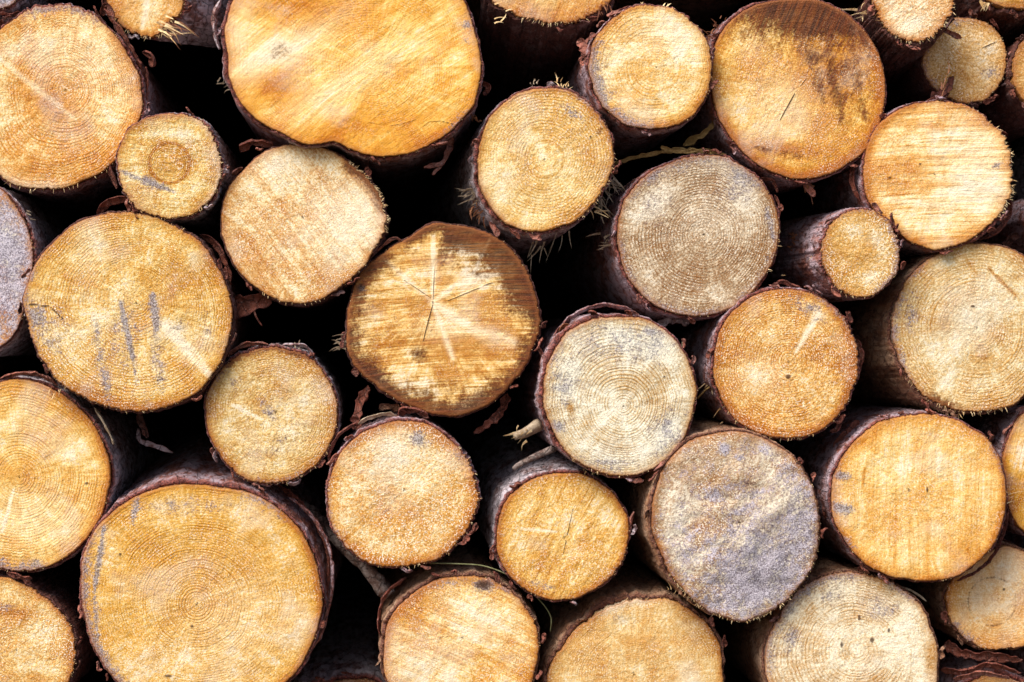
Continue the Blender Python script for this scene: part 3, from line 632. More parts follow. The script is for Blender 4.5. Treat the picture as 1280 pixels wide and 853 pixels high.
make_log([(x,y) for x,y in Z7((460,47),(520,52),(570,82),(620,130),(643,190),(648,240),(630,310),(590,370),(540,413),(480,433),(410,433),(340,408),(292,360),(264,300),(254,240),(267,170),(310,110),(370,68))],
    pith=(880,294), prot=20, A=(206,182,150), B=(158,122,86), ring=.5, freq=1250, speck=.95, sawamt=.1, bt=5, btv=[(170,250,8)], bark='red', greya=.7, slope=(-.03,-.02),
    stains=[Bl('g',930,215,22,34,-20,.85), Rm('g',30,170,14,.62), Rm('g',170,360,8,.5), Bl('p',900,270,35,30,0,.35), Bl('o',885,345,40,25,0,.35), Bl('g',815,250,20,25,0,.45), St('g',958,260,968,300,5,.6)],
    fringe=[(-40,20,8,6)], rag=[(20,180,1.2)],
    tufts=[(972,338,-4,1,-.1,.15,2,14,1.2,FIBRE),(762,300,-30,-1,.1,.5,20,20,2.2,FIBREG),(975,262,-4,.6,-.6,.4,4,8,1.5,FIBREG)],
    flaps=[([(770,312,-6),(776,336,4),(792,360,6),(812,378,0)],10,6,55,.7,FLAP), ([(948,224,-4),(964,226,4),(972,240,0)],6,5,60,1.4,FLAP), ([(968,244,-2),(974,258,4),(972,274,0)],5,4,60,1.,FLAP)],
    label='greyish brown log with a grey top edge, upper left of the small scaly-sided log')
make_log([(x,y) for x,y in Z8((330,322),(400,342),(450,380),(488,430),(512,490),(516,560),(498,640),(458,710),(400,753),(320,776),(250,773),(180,743),(122,690),(87,620),(77,550),(87,480),(112,420),(160,365),(240,328))],
    pith=(986,452), prot=30, A=(236,190,118), B=(206,140,62), ring=.42, freq=1500, speck=1., sawamt=.08, bt=4.5, btv=[(100,215,8)], bark='red',
    stains=[St('p',995,440,1024,392,3.4,1.1), Bl('g',1014,386,22,9,-30,.7), Bl('c',985,471,4,3.5), Rm('o',-90,60,9,.8), Rm('o',200,270,7,.7), Bl('p',950,470,26,20,0,.4), Rm('g',20,75,5,.7)],
    fringe=[(190,290,22,5)], rag=[(-60,60,2.)],
    tufts=[(886,480,-2,-.6,.9,.25,6,14,1.4,FIBRE),(905,515,0,-1,.4,.2,3,16,1.2,FIBRE)],
    flaps=[([(958,366,0),(975,354,6),(990,358,8),(1002,362,2)],8,7,60,1.2,FLAP), ([(1070,424,-2),(1076,442,4),(1072,462,4),(1066,474,0)],9,9,60,1.2,FLAP), ([(1050,520,0),(1048,534,6),(1038,540,2)],8,6,40,1.4,FLAP)],
    label='orange log with one pale slanting knot streak and a dark dot below it')
make_log([(x,y) for x,y in Z7((270,440),(330,447),(390,490),(428,550),(446,610),(434,690),(398,760),(340,808),(270,826),(200,813),(132,768),(97,710),(76,640),(80,570),(107,510),(150,465),(210,440))],
    pith=(779,507), prot=46, A=(238,228,202), B=(208,182,140), ring=.5, freq=1250, speck=.7, sawamt=.1, bt=5, btv=[(90,215,13),(-60,-10,6)], bark='red',
    stains=[Bl('g',790,430,70,26,0,.55), Bl('g',705,480,26,40,0,.5), Bl('g',835,540,24,30,0,.6), Bl('g',750,580,40,14,0,.5), Bl('g',811,415,10,7,0,1.), Bl('g',698,534,8,8,0,1.1), Bl('g',835,528,10,5,-40,.9), Bl('g',760,578,26,5,0,.8), Bl('g',832,550,10,10,0,.6), Bl('g',700,460,16,10,0,.45), Bl('o',713,510,4,8,10,1.6), St('p',790,490,720,560,4,.5), Rm('o',230,290,3,.6), Rm('o',330,380,5,.5), Rm('g',95,160,12,.4), Bl('c',830,471,2,1.5), Bl('g',771,422,8,3,0,.6)],
    fringe=[(225,270,12,5)], rag=[(0,360,.8)], peel=[(110,150,3)],
    tufts=[(657,541,6,-1,.4,.14,9,18,2.2,FIBRE),(684,532,10,-1,.3,.1,3,12,1.5,FIBRE),(737,590,6,-.2,1,.2,4,16,2.,FIBRE),(852,432,-2,.2,-1,.3,4,9,1.6,FIBREG)],
    flaps=[([(672,532,-20),(658,540,0),(644,546,10)],7.5,4.5,0,.7,FIBREG,'branch_stub'), ([(690,425,0),(716,396,6),(752,382,8),(790,388,2)],9,8,66,.8,BARK['red']), ([(700,418,2),(706,408,10),(714,412,8)],8,6,40,1.2,FIBRER)],
    label='round whitish log with thick flaky bark and small blue-grey spots round its rim')
make_log([(x,y) for x,y in Z5((350,112),(450,104),(550,120),(640,160),(700,195),(755,270),(795,340),(818,420),(823,500),(800,600),(750,680),(690,750),(620,782),(500,808),(400,798),(300,758),(222,713),(155,640),(122,570),(92,470),(80,400),(95,350),(120,290),(180,220),(260,148))],
    pith=(170,378), prot=30, blotch=.8, A=(234,196,124), B=(208,150,66), ring=.5, freq=1350, speck=.85, sawamt=.1, saw=90, bt=4, btv=[(100,170,5)], bark='dark', nr=80, na=320,
    stains=[St('g',151,378,166,448,5.5,1.1), Bl('g',158,420,16,44,0,.4), St('g',191,370,196,412,6,1.1), St('g',194,405,202,490,9,.55), St('g',117,395,136,500,7,.6), Bl('g',60,420,26,34,0,.45), St('g',166,440,170,480,3,.6), Bl('g',225,412,12,10,0,.6), Bl('g',45,395,14,14,0,.9), St('c',35,380,62,383,1.2,1.), St('c',62,383,78,398,1.2,1.),
            St('p',205,405,262,468,7,1.2), St('o',238,438,256,462,2.5,1.), Bl('w',90,445,50,35,-40,1.), Bl('w',150,480,50,25,0,1.), Bl('w',120,400,30,30,0,.5), Rm('o',225,300,12,1.), Bl('o',215,360,8,30,0,.5), Bl('o',190,350,70,15,0,.35), Bl('p',110,310,16,45,0,.4), Rm('o',20,60,5,.6), Bl('g',258,410,12,18,0,.35), Rm('g',150,200,6,.5)],
    fringe=[(50,100,20,4),(200,280,16,4)], rag=[(30,110,1.4),(180,300,1.8)],
    tufts=[(222,284,6,.7,.9,.25,7,20,1.5,FIBRE),(28,374,2,-1,-.3,.4,8,10,1.6,FIBREG)],
    flaps=[([(250,294,-6),(268,306,2),(282,330,6),(288,356,-2)],12,12,62,.8,FLAP), ([(122,268,-6),(136,254,4),(156,250,4),(170,256,-4)],10,10,50,1.,FLAP)],
    label='large round log with short blue-grey streaks and a pale scar at its lower right')
make_log([(x,y) for x,y in Z5((0,18),(50,70),(90,140),(113,220),(118,280),(103,350),(83,450),(50,535),(0,585),(-80,610),(-160,500),(-190,300),(-150,100),(-70,20))],
    pith=(-22,335), prot=8, A=(196,180,172), B=(190,130,76), ring=.2, speck=.5, sawamt=.2, saw=60, bt=4, btv=[(-20,70,9)], bark='grey', greya=.92,
    stains=[Bl('g',0,330,90,120,0,.95), Bl('o',3,341,6,12,0,1.), Bl('o',4,387,8,13,0,1.)], rag=[(0,90,1.2)],
    tufts=[(33,268,0,.6,.6,.5,14,10,1.5,FIBREG)],
    flaps=[([(6,240,0),(22,256,6),(36,278,4),(46,310,-6)],8,7,68,.8,BARK['grey'])],
    label='weathered blue-grey log with rusty spots at the left edge of the photo')
make_log([(345,436),(375,442),(400,460),(417,490),(422,520),(415,550),(396,580),(370,598),(335,605),(300,596),(275,570),(260,540),(257,505),(268,475),(290,450),(315,439)],
    pith=(345,515), prot=12, A=(230,196,132), B=(200,150,82), ring=.35, freq=1500, speck=.85, sawamt=.2, saw=0, bt=5, btv=[(50,140,8)], bark='grey',
    stains=[St('p',290,506,326,524,2.4,1.), Bl('g',338,518,14,6,-60,.8), Bl('g',360,548,30,14,20,.35), Rm('d',40,150,5,.8), Rm('o',190,300,5,.7), Rm('g',240,300,6,.45), Rm('g',130,180,6,.5), Bl('g',290,480,10,14,0,.4)],
    fringe=[(240,330,18,4),(0,40,6,3)], rag=[(30,150,1.6),(200,300,1.4)],
    flaps=[([(284,446,0),(300,434,8),(322,430,10),(336,434,2)],9,8,58,1.,PINK), ([(352,434,0),(366,432,8),(382,434,8),(392,446,2)],8,6,50,1.2,BARK['grey'])],
    tufts=[(372,434,4,0,-1,.5,14,9,1.6,FIBREG)],
    label='small tan log below the log with blue-grey streaks, capped with curled bark')
make_log([(x,y) for x,y in B1((0,75),(60,71),(120,87),(180,122),(230,172),(263,230),(283,290),(283,350),(263,420),(218,490),(150,543),(80,568),(0,560),(-80,530),(-140,450),(-165,330),(-140,200),(-80,110))],
    pith=(24,596), prot=6, A=(242,204,132), B=(220,162,80), ring=.5, freq=1300, speck=.55, sawamt=.08, bt=5, btv=[(-60,70,8)], bark='grey', nr=76, na=300,
    stains=[St('p',17,612,3,665,3,.9), Rm('g',205,295,10,1.), Rm('o',-40,90,7,.8), Bl('o',22,592,18,16,0,.4), Bl('c',108,604,3,1.5), Bl('p',40,650,40,30,0,.4), Rm('o',300,350,4,.6)],
    rag=[(200,290,1.4)],
    tufts=[(68,484,10,0,1,.45,5,15,1.,FIBRE)],
    flaps=[([(0,476,-2),(22,468,8),(50,470,6),(72,482,-4)],9,8,60,1.,PINK), ([(118,510,0),(132,534,6),(142,556,4)],6,5,66,.7,FIBREG)],
    label='tan log with fine rings cut off by the left edge, grey along its bottom rim')
make_log([(x,y) for x,y in B1((0,582),(60,602),(110,632),(158,672),(188,730),(196,790),(180,850),(150,900),(80,950),(0,960),(-80,930),(-120,850),(-130,750),(-90,640),(-50,597))],
    pith=(20,812), prot=2, A=(238,200,134), B=(212,154,80), ring=.35, freq=1400, speck=1., sawamt=.1, bt=4, btv=[(-30,60,6)], bark='dark',
    stains=[Bl('o',18,768,28,10,-10,1.), Bl('o',45,848,24,9,0,.7), Rm('o',-40,80,6,.6), Bl('w',60,790,30,25,0,.7), Bl('g',5,760,12,5,0,.5)],
    rag=[(-20,90,1.3)], fringe=[(-30,60,10,3)],
    flaps=[([(8,716,0),(24,722,8),(40,724,2)],8,6,40,1.3,FLAP)],
    label='speckled log in the bottom left corner of the photo')
make_log([(250,607),(290,611),(330,624),(364,650),(388,685),(400,720),(403,760),(392,800),(370,840),(330,872),(260,893),(200,885),(150,855),(120,815),(106,770),(102,730),(104,690),(121,660),(150,632),(195,612)],
    pith=(246,755), prot=20, blotch=.7, A=(232,184,104), B=(210,150,60), ring=.5, freq=1350, speck=.75, sawamt=.15, saw=15, bt=6, btv=[(60,140,12),(-60,60,6)], bark='red', slope=(.04,.09), nr=96, na=380,
    stains=[St('g',130,660,118,740,4.5,1.), St('g',118,740,122,800,5,.8), St('g',172,622,166,655,5,.8), Rm('g',140,260,10,.85), Rm('g',40,75,10,.7), Bl('g',230,632,50,9,0,.5), Rm('o',-60,60,9,.7), Rm('d',225,260,7,.6), St('p',262,745,305,730,3,.4), Bl('c',240,783,2.5,2), Bl('c',150,693,2,2), Bl('p',290,780,60,60,0,.3), Bl('o',240,700,80,20,0,.25), Bl('w',190,820,60,25,0,.5), Bl('c',210,845,6,2)],
    rag=[(150,260,1.)], fringe=[(140,240,8,3)],
    flaps=[([(362,622,-20),(392,650,-12),(412,690,-8),(414,740,-4),(400,800,4)],10,8,70,.6,BARK['red']), ([(408,756,0),(400,790,6),(388,812,6)],9,7,68,.8,PINK)],
    label='biggest log at the lower left, tan with dense rings and thick bark along its top')
make_log([(x,y) for x,y in B2((400,107),(470,117),(530,160),(578,210),(603,270),(613,330),(588,400),(550,460),(500,498),(420,518),(340,523),(270,500),(215,440),(186,370),(184,300),(202,230),(242,170),(300,130))],
    pith=(505,612), prot=30, A=(244,210,152), B=(220,160,82), ring=.06, speck=1.1, sawamt=.2, saw=-35, bt=4, btv=[(60,180,6)], bark='red',
    stains=[Bl('g',524,548,11,10,0,1.), Rm('o',-60,150,10,.75), Rm('o',210,330,9,.8), Rm('g',170,230,5,.5), Bl('p',495,560,40,25,0,.4), Bl('g',576,568,8,6,0,.5), Bl('o',490,640,40,20,0,.3)],
    fringe=[(-60,40,24,4),(250,300,8,4)], rag=[(-70,40,2.2),(170,300,1.4)],
    flaps=[([(418,592,0),(412,570,4),(424,544,8),(446,528,6)],6,5,66,.8,FLAP), ([(448,530,0),(464,522,8),(482,518,8),(496,520,2)],6,5,40,1.,FIBREG), ([(500,522,0),(506,514,10),(522,514,12),(536,524,4)],13,10,45,1.6,FLAP)],
    label='round speckled orange-rimmed log with a small grey spot near its top')
make_log([(x,y) for x,y in B3((300,183),(370,195),(430,225),(470,270),(500,330),(502,390),(485,460),(440,520),(380,565),(300,588),(220,583),(160,550),(110,500),(82,430),(82,360),(100,290),(150,230),(220,192))],
    pith=(705,672), prot=20, A=(242,198,122), B=(214,156,74), ring=.1, freq=1600, speck=.8, sawamt=.55, saw=62, bt=5, btv=[(70,210,8)], bark='grey', slope=(-.03,.06),
    stains=[St('p',652,661,696,665,1.8,1.), St('c',716,636,704,692,.7,.8), Rm('o',-90,60,7,.8), Rm('o',130,270,8,.8), Rm('d',-60,-10,3,.5), Bl('g',675,730,14,5,-20,.5), Bl('o',680,700,14,16,0,.4)],
    rag=[(-60,0,1.2)],
    label='small orange-tan log under the whitish log, with smooth bark showing above it')
make_log([(x,y) for x,y in B2((560,552),(640,557),(700,590),(748,640),(778,700),(783,770),(765,853),(730,920),(640,970),(540,985),(440,950),(380,900),(347,830),(343,760),(353,690),(392,630),(460,577))],
    pith=(578,798), prot=24, A=(244,204,134), B=(216,152,70), ring=.08, speck=.7, sawamt=.6, saw=-24, bt=6, btv=[(60,200,9)], bark='tan', slope=(0,.02),
    stains=[Bl('g',604,731,14,7,0,1.3), Bl('d',604,731,10,5,0,1.), Rm('g',30,80,7,.6), Rm('o',100,200,8,.8), Bl('g',570,728,30,6,5,.4), Rm('o',-40,40,5,.6), Bl('o',520,740,14,14,0,.6), Bl('p',600,770,50,22,-24,.4)],
    rag=[(0,90,1.4)], fringe=[(-10,60,8,3)],
    flaps=[([(478,800,-4),(474,770,2),(484,742,6),(508,722,2)],8,7,66,.7,FLAP)],
    label='orange-tan log at the bottom edge with a dark spot near its top')
make_log([(x,y) for x,y in B3((560,587),(640,592),(700,622),(750,662),(788,720),(803,800),(806,900),(780,1000),(650,1080),(450,1080),(300,1000),(237,880),(252,800),(292,740),(352,672),(450,612))],
    pith=(792,842), prot=8, A=(232,196,136), B=(212,160,92), ring=.25, speck=.7, sawamt=.2, saw=90, bt=8, btv=[(80,180,16)], bark='tan', slope=(-.02,.05), peel=[(95,160,7)],
    stains=[Rm('p',70,125,7,1.), Rm('w',60,130,10,1.), Bl('o',800,800,30,26,0,.35), Rm('o',-10,60,5,.6), Bl('g',775,772,10,6,0,.3)],
    rag=[(60,140,1.8)], fringe=[(70,130,30,5)],
    label='tan log with a thick peeled rim at the bottom edge, below the small orange-tan log')
make_log([(898,541),(945,545),(982,563),(1008,597),(1025,645),(1022,690),(1000,735),(965,766),(930,777),(890,768),(855,737),(830,700),(815,660),(820,610),(840,570),(866,550)],
    pith=(925,655), prot=52, A=(214,194,166), B=(178,138,98), ring=.12, speck=1.1, sawamt=.2, saw=35, bt=5, btv=[(90,230,8)], bark='tan', greya=.9, slope=(-.04,.02), facet=(900,690,-55,.12),
    stains=[Bl('g',950,690,120,90,0,.6), Bl('g',930,650,110,120,0,.28), Bl('g',860,690,40,50,0,.5), Bl('o',905,590,36,26,0,.5), Bl('g',950,720,85,50,35,1.15), Bl('g',1005,660,30,70,0,.9), Bl('g',905,560,8,9,0,1.), Bl('g',925,572,7,6,0,.8), Bl('g',890,620,26,10,0,.8), Bl('g',935,620,30,8,10,.75), Bl('g',920,640,16,10,0,.7), Bl('g',985,600,20,25,0,.6), Bl('g',960,560,26,12,0,.5), Bl('d',940,605,8,4,0,.6), Bl('g',850,640,10,20,0,.5),
            St('p',868,702,905,672,5,1.), Bl('o',878,658,14,7,0,1.), Bl('o',900,595,20,10,10,.6), Rm('o',160,230,6,1.), Rm('d',170,215,3,.6), Bl('p',905,580,30,14,0,.4)],
    fringe=[(215,300,90,5),(-60,60,40,3)], rag=[(200,420,1.7)], ripple=1.8,
    tufts=[(836,738,-4,-.1,-1,.1,2,14,1.2,FIBRE),(850,738,2,-.3,.6,.5,6,8,1.8,FIBRE)],
    label='round purplish grey log, weathered over its lower half, at the lower right of centre')
make_log([(x,y) for x,y in B4((600,46),(680,52),(750,80),(810,120),(848,180),(865,260),(860,350),(838,420),(790,478),(730,528),(640,548),(560,543),(480,520),(420,480),(372,420),(338,340),(338,260),(362,190),(412,120),(470,76),(530,53))],
    pith=(1136,612), prot=36, blotch=.6, A=(244,206,136), B=(228,168,88), ring=.12, freq=1500, speck=.6, sawamt=.42, saw=88, bt=4, btv=[(110,200,7),(-60,0,5)], bark='red',
    stains=[Bl('g',1051,594,8,4.5,-10,1.4), Bl('g',1052,635,12,5,-15,1.5), Bl('g',1056,679,10,5,-35,1.4), Bl('o',1085,550,16,8,30,.7), St('o',1081,585,1078,610,1.6,1.), St('o',1160,640,1158,720,4,.4), St('o',1120,640,1118,710,3,.4), Bl('o',1210,690,25,18,0,.5), Rm('o',-90,30,7,.7), Bl('c',1159,612,1.5,5), Rm('g',-10,40,4,.5), Rm('o',200,260,6,.5)],
    rag=[(40,140,1.)], fringe=[(90,150,6,3)],
    flaps=[([(1256,620,0),(1258,650,4),(1244,690,6),(1224,712,6),(1196,726,0)],6,5,66,.7,FLAP), ([(1034,622,-6),(1030,640,4),(1036,652,2)],6,6,50,1.,FLAP)],
    label='bright golden log with upright grain and three grey spots on its left edge')
make_log([(x,y) for x,y in B4((400,524),(480,537),(550,570),(608,620),(637,690),(657,760),(655,853),(620,930),(520,990),(400,1010),(280,980),(180,920),(138,830),(142,740),(172,670),(212,600),(270,552),(330,527))],
    pith=(1070,812), prot=20, A=(244,226,192), B=(216,182,136), ring=.5, freq=1150, speck=.8, sawamt=.1, bt=4, btv=[(-10,40,5)], bark='tan',
    stains=[Rm('g',70,200,14,.75), Rm('g',30,75,7,.6), Bl('g',1040,745,18,10,0,.6), Bl('g',1100,760,22,12,0,.45), Bl('c',1074,772,2,4.5), Bl('c',1090,800,3,4), Bl('c',1052,806,2,5), Bl('c',1111,788,2,3), Bl('g',990,800,10,16,0,.6), Bl('o',1162,830,8,25,0,1.), Rm('o',140,175,3,.8), Rm('o',50,100,3,.6)],
    rag=[(30,180,1.6)], fringe=[(80,160,16,4)],
    flaps=[([(1128,734,0),(1142,740,4),(1158,752,4)],3,2,30,.6,FIBREG)],
    label='whitish olive-tinged log with small black flecks at the bottom edge')
make_log([(x,y) for x,y in B4((860,440),(918,457),(978,500),(1008,580),(998,680),(960,728),(880,748),(810,756),(750,728),(704,680),(684,620),(688,560),(740,508),(800,470))],
    pith=(1248,748), prot=-12, A=(248,206,146), B=(230,168,98), ring=.3, freq=1400, speck=.7, sawamt=.15, bt=4, bark='tan', btv=[(150,260,6)],
    stains=[Ci('d',1240,752,30,1.2,.28), Rm('g',200,250,8,.9), Bl('c',1255,737,2,2), Rm('o',150,200,4,.5)], rag=[(180,300,1.2)],
    label='small tan log at the right edge tucked below the bright golden log')
make_log([(x,y) for x,y in B4((918,38),(884,90),(863,150),(868,250),(880,340),(918,398),(975,420),(1040,360),(1060,230),(1030,90),(975,32))],
    pith=(1298,596), prot=4, A=(234,180,96), B=(206,144,56), ring=.25, speck=.4, sawamt=.7, saw=78, bt=4, bark='red',
    stains=[Rm('o',120,240,7,.6)], tufts=[(1258,622,6,1,-.6,.15,3,18,1.2,FIBRE)],
    label='orange log half hidden by the right edge, right of the bright golden log')
make_log([(1190,900),(1196,872),(1214,852),(1240,846),(1268,850),(1292,866),(1306,895),(1300,930),(1270,952),(1225,950),(1198,930)],
    pith=(1248,898), prot=-30, A=(214,172,112), B=(184,134,76), ring=.2, speck=.6, bt=6, bark='red', btv=[(40,150,12)], slope=(0,.04),
    flaps=[([(1180,806,-40),(1206,818,-20),(1240,822,-10),(1278,826,-10)],14,12,35,.9,FLAP), ([(1176,838,-10),(1206,840,0),(1236,832,4),(1276,842,0)],10,8,45,1.,FLAP), ([(1192,850,-6),(1226,842,4),(1262,848,4)],9,7,40,1.,PINK), ([(1236,660,-50),(1256,678,-40),(1276,694,-40)],10,8,40,1.,FLAP)],
    label='log in the bottom right corner hidden under loose reddish bark')
make_log([(352,900),(358,880),(380,864),(410,856),(445,850),(476,856),(492,876),(498,905),(486,940),(450,962),(400,960),(365,940)],
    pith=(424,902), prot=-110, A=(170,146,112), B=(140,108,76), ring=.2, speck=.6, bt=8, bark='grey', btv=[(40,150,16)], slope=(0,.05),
    label='recessed log with rough dark bark at the bottom edge, right of the biggest log')
make_log([(x,y) for x,y in [(-45,-35),(-40,-8),(-20,8),(2,10),(18,4),(26,-14),(24,-40),(8,-62),(-20,-68),(-40,-55)]],
    pith=(-8,-30), prot=6, A=(170,160,152), B=(140,120,100), ring=.2, speck=.6, bt=5, bark='grey', greya=.9, stains=[Bl('g',0,0,60,60,0,.8)],
    flaps=[([(0,34,-4),(12,22,6),(28,18,4)],8,8,40,1.,FLAP)],
    label='grey weathered log in the top left corner above the large tan log')
# logs of the same pile standing around the framed part
occ = []
for (a, b, r, pts) in LOGS:
    c = pts.mean(axis=0); occ.append((c[0], c[1], np.hypot(*(pts - c).T).max() + 6))
n_in = len(occ); rr_ = np.random.default_rng(11); cand = np.c_[rr_.uniform(-330, 1610, 9000), rr_.uniform(-300, 1112, 9000)]
for rad in (112, 98, 84, 72, 60, 50, 42, 34):
    for x, y in cand:
        if -6 - rad < x < 1286 + rad and -6 - rad < y < 859 + rad: continue
        if y + rad > 1118: continue
        if all(math.hypot(x - a, y - b) > r + rad + 5 for a, b, r in occ): occ.append((x, y, rad + 5))
for i, (x, y, r) in enumerate(occ[n_in:]):
    r -= 5; n_ = 9
    pts = [(x + r * (1 + .05 * sin(i + 2.1 * q)) * cos(2 * pi * q / n_), y + r * (1 + .05 * cos(i * 2 + q)) * sin(2 * pi * q / n_)) for q in range(n_)]
    make_log(pts, prot=[0, 15, 30, 8, 22][i % 5], A=[(240,206,146),(232,196,130),(226,204,160)][i % 3], B=[(214,156,82),(206,148,70),(200,160,108)][i % 3], ring=.3, saw=i * 37 % 180, sawamt=.3, bt=5,
        bark=['red', 'grey', 'dark', 'tan'][i % 4], na=96, nr=24, fuzz=6, autoflaps=0, seed=60 + i, group='logs of the pile beyond the edge of the photo', label='tan sawn log of the same pile beyond the edge of the photo')

# ------------------------------------------------------------------ loose bits lying between the logs
def loose(name, kind, path, w0, w1, roll, curl, mt, label, cat, seed=1, group=None, thick=1.6, knob=.25):
    if kind == 'strip': V, f, e = ribbon(path, w0, w1, roll, curl, seed=seed, thick=thick)
    else: V, f, e = rod(path, w0, w1, seed, knob)
    org = V.mean(axis=0)
    o = mesh_obj(name, V - org, f, mt, None, {'edge': e}, loc=org)
    tag(o, label, cat, group)
G1 = 'loose bark strips caught between the logs'
loose('bark_strip', 'strip', [(288,376,-20),(304,384,-4),(330,372,-4),(340,352,-14)], 24, 16, 20, 1.0, FLAP, 'wide red-brown bark strip hanging below the pale cream log', 'bark strip', 2, G1)
loose('bark_strip', 'strip', [(316,380,-10),(320,396,-4),(328,408,-8)], 2.5, 1.5, 20, .6, FLAP, 'thin curly bark shred hanging under the wide red-brown strip', 'bark strip', 3, G1)
loose('bark_strip', 'strip', [(460,482,-40),(452,500,-20),(446,520,-10),(444,538,-16)], 13, 18, 25, 1.3, FLAP, 'upright curled bark strip between the small tan log and the speckled orange-rimmed log', 'bark strip', 4, G1)
loose('bark_strip', 'strip', [(634,492,-30),(626,514,-16),(610,530,-10),(592,542,-24)], 13, 10, 30, 1.4, FLAP, 'hooked brown bark strip right below the star-marked log', 'bark strip', 5, G1)
loose('bark_strip', 'strip', [(474,512,-50),(486,508,-40),(500,512,-44)], 12, 10, 20, 1.0, BARK['tan'], 'small tan bark piece behind the speckled orange-rimmed log, under the star-marked log', 'bark strip', 6, G1)
loose('bark_strip', 'strip', [(1186,116,-30),(1164,128,-10),(1140,134,2),(1118,138,-12)], 12, 6, 35, 1.0, FLAP, 'dark red bark strip lying on top of the torn pale log', 'bark strip', 7, G1)
loose('bark_strip', 'strip', [(1192,96,-38),(1182,112,-24),(1164,124,-20)], 8, 12, 10, .9, FLAP, 'splintered brown bark piece sticking up in front of the dull olive log', 'bark strip', 8, G1)
loose('bark_strip', 'strip', [(172,536,-90),(176,552,-80),(190,556,-80),(216,566,-76)], 7, 5, 30, .8, BARK['grey'], 'dim grey bark splinter in the dark gap above the biggest lower-left log', 'bark strip', 9, G1)
loose('bark_strip', 'strip', [(172,516,-84),(178,530,-76),(184,548,-80)], 9, 7, 20, 1.0, BARK['dark'], 'short dark bark splinter in the gap right of the left-edge tan log', 'bark strip', 10, G1)
loose('bark_strip', 'strip', [(344,604,-50),(374,628,-38),(398,660,-34),(410,700,-30),(408,744,-20)], 12, 8, 60, .7, FLAP, 'long red-brown bark strip standing right of the biggest lower-left log', 'bark strip', 11, G1)
loose('bark_strip', 'strip', [(930,388,-30),(948,394,-24),(965,386,-30)], 9, 7, 20, 1.1, BARK['grey'], 'grey bark piece in the gap left of the orange log with the knot streak', 'bark strip', 12, G1)
loose('bark_strip', 'strip', [(820,408,-50),(840,400,-44),(862,404,-50)], 9, 10, 20, 1.1, BARK['grey'], 'grey bark crumb under the greyish brown log', 'bark strip', 13, G1)
loose('bark_strip', 'strip', [(1074,526,-30),(1058,540,-24),(1042,560,-34)], 10, 8, 30, 1.0, FLAP, 'brown bark sliver left above the bright golden log', 'bark strip', 14, G1)
loose('bark_strip', 'strip', [(1240,330,-60),(1262,300,-40),(1276,296,-44)], 10, 10, 30, 1.0, BARK['dark'], 'dark bark piece at the right edge below the torn pale log', 'bark strip', 15, G1)
loose('fallen_branch', 'rod', [(356,612,-120),(420,670,-70),(468,722,-34),(486,746,-26)], 9, 10, 0, 0, TWIG, 'thick bark covered branch slanting down to the bottom log with the dark spot', 'branch', 21)
loose('broken_twig', 'rod', [(694,560,-6),(672,570,2),(650,580,4),(642,586,0)], 4.5, 3, 0, 0, TWIG, 'short grey broken twig lying on top of the small orange-tan log', 'twig', 22)
loose('straw_stem', 'strip', [(742,214,-70),(790,198,-40),(846,188,-6),(892,193,8)], 4, 6, 10, .8, STRAW, 'long dry straw stem resting on top of the greyish brown log', 'straw', 23, 'dry stems on the greyish brown log')
loose('straw_stem', 'strip', [(826,184,-10),(848,190,6),(880,188,10),(908,194,0)], 5, 4, 20, .8, STRAW, 'short broad straw piece lying flat against the top rim of the greyish brown log', 'straw', 24, 'dry stems on the greyish brown log')
loose('straw_stem', 'strip', [(854,182,-20),(872,172,-8),(888,160,-6),(894,150,-16)], 9, 5, 20, 1., STRAW, 'upturned curled stem rising toward the brown-streaked log', 'straw', 25, 'dry stems on the greyish brown log')
loose('grass_blade', 'rod', [(536,704,10),(572,705,16),(606,708,14),(640,722,8),(672,748,2),(688,770,-6),(688,790,-14)], .9, .6, 0, 0, GRASS, 'thin green grass blade arching over the top of the bottom log with the dark spot', 'grass blade', 26, None, 1.6, .1)
loose('straw_stem', 'rod', [(914,482,10),(888,484,2),(872,498,-10)], 1.6, 1., 0, 0, STRAW, 'thin straw poking out left of the orange log with the knot streak', 'straw', 27)

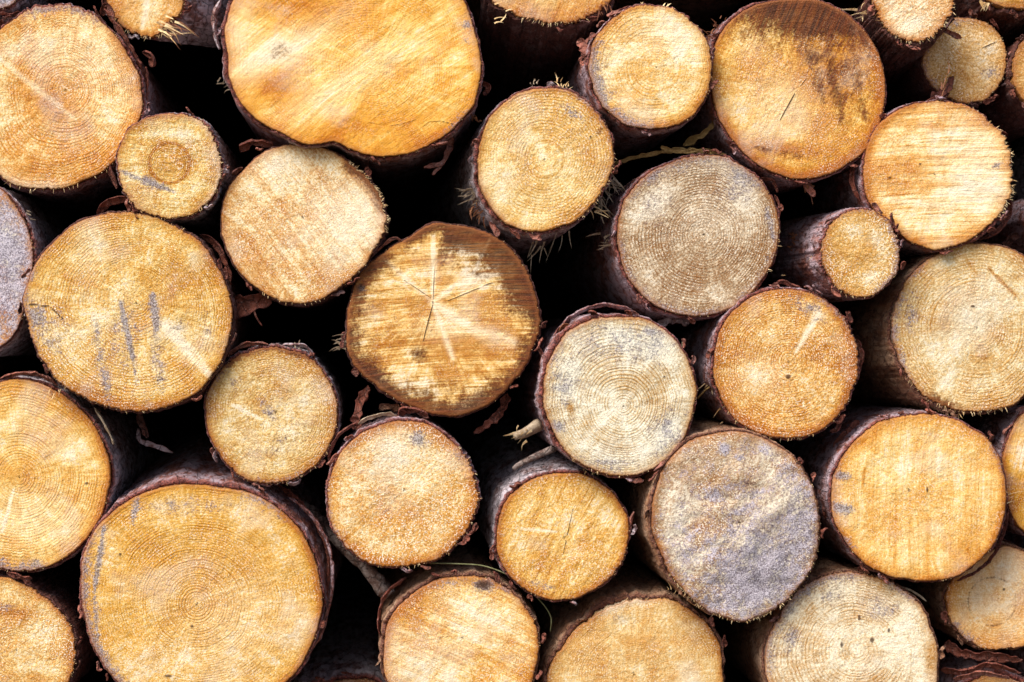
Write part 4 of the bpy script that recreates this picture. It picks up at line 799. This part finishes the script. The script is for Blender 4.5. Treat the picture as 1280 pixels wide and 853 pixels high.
# ------------------------------------------------------------------ ground, unseen light block behind, light, camera
def sheet(name, pts, nx, ny, fn, mat):
    V = []; 
    for j in range(ny):
        for i in range(nx): V.append(fn(i / (nx - 1), j / (ny - 1)))
    o = mesh_obj(name, V, grid_faces(nx, ny, wrap=False), mat); o['kind'] = 'structure'; return o
soil = plain_mat('soil', (92, 78, 62), (58, 46, 36), 14, .9)
rr2 = np.random.default_rng(3)
sheet('ground', None, 60, 60, lambda u, v: (-40 + 80 * u, -40 + 80 * v, 0.0 - .012 + .008 * vnoise(np.array([[u * 90., v * 90., 0.]]), 4)[0]), soil)
sheet('rear_light_block', None, 60, 16, lambda u, v: (-9 + 18 * u, 2.30 + v * .04 + .06 * vnoise(np.array([[u * 40., v * 6., 2.]]), 4)[0], -.03 + 2.6 * v), soil)  # unseen wall added to shut sky and daylight out of the gaps

w = bpy.data.worlds.new('World'); bpy.context.scene.world = w; w.use_nodes = True
nt = w.node_tree; nt.nodes.clear()
sky = nt.nodes.new('ShaderNodeTexSky'); sky.sky_type = 'NISHITA'; sky.sun_disc = False
SUN_EL, SUN_AZ = 50., -42.       # azimuth: degrees left of straight behind the camera is negative
sky.sun_elevation = radians(SUN_EL); sky.sun_rotation = radians(180 - SUN_AZ)
sky.dust_density = 3.0; sky.air_density = 1.0; sky.ozone_density = 1.0
bg = nt.nodes.new('ShaderNodeBackground'); bg.inputs[1].default_value = .11
ow = nt.nodes.new('ShaderNodeOutputWorld'); nt.links.new(sky.outputs[0], bg.inputs[0]); nt.links.new(bg.outputs[0], ow.inputs[0])
sd = bpy.data.lights.new('sun', 'SUN'); sd.energy = 2.9; sd.angle = radians(38); sd.color = (1, .96, .9)
so = bpy.data.objects.new('sun', sd); C.objects.link(so)
# direction towards the sun: in front of the pile (-Y), up, a little left
import mathutils
dirv = mathutils.Vector((sin(radians(SUN_AZ)) * cos(radians(SUN_EL)), -cos(radians(SUN_AZ)) * cos(radians(SUN_EL)), sin(radians(SUN_EL))))
so.rotation_euler = dirv.to_track_quat('Z', 'Y').to_euler(); so.location = (-2, -4, 5)

cam = bpy.data.cameras.new('camera'); cam.sensor_width = 36; cam.lens = 36 * D / 1.28; cam.clip_start = .05; cam.clip_end = 200
co = bpy.data.objects.new('camera', cam); C.objects.link(co); co.location = (0, -D, H); co.rotation_euler = (radians(90), 0, 0)
cam.dof.use_dof = True; cam.dof.focus_distance = D - .02; cam.dof.aperture_fstop = 5.6
sc = bpy.context.scene; sc.camera = co
sc.view_settings.view_transform = 'Standard'; sc.view_settings.look = 'None'; sc.view_settings.gamma = 1; sc.view_settings.exposure = 0.62
sc.cycles.max_bounces = 5
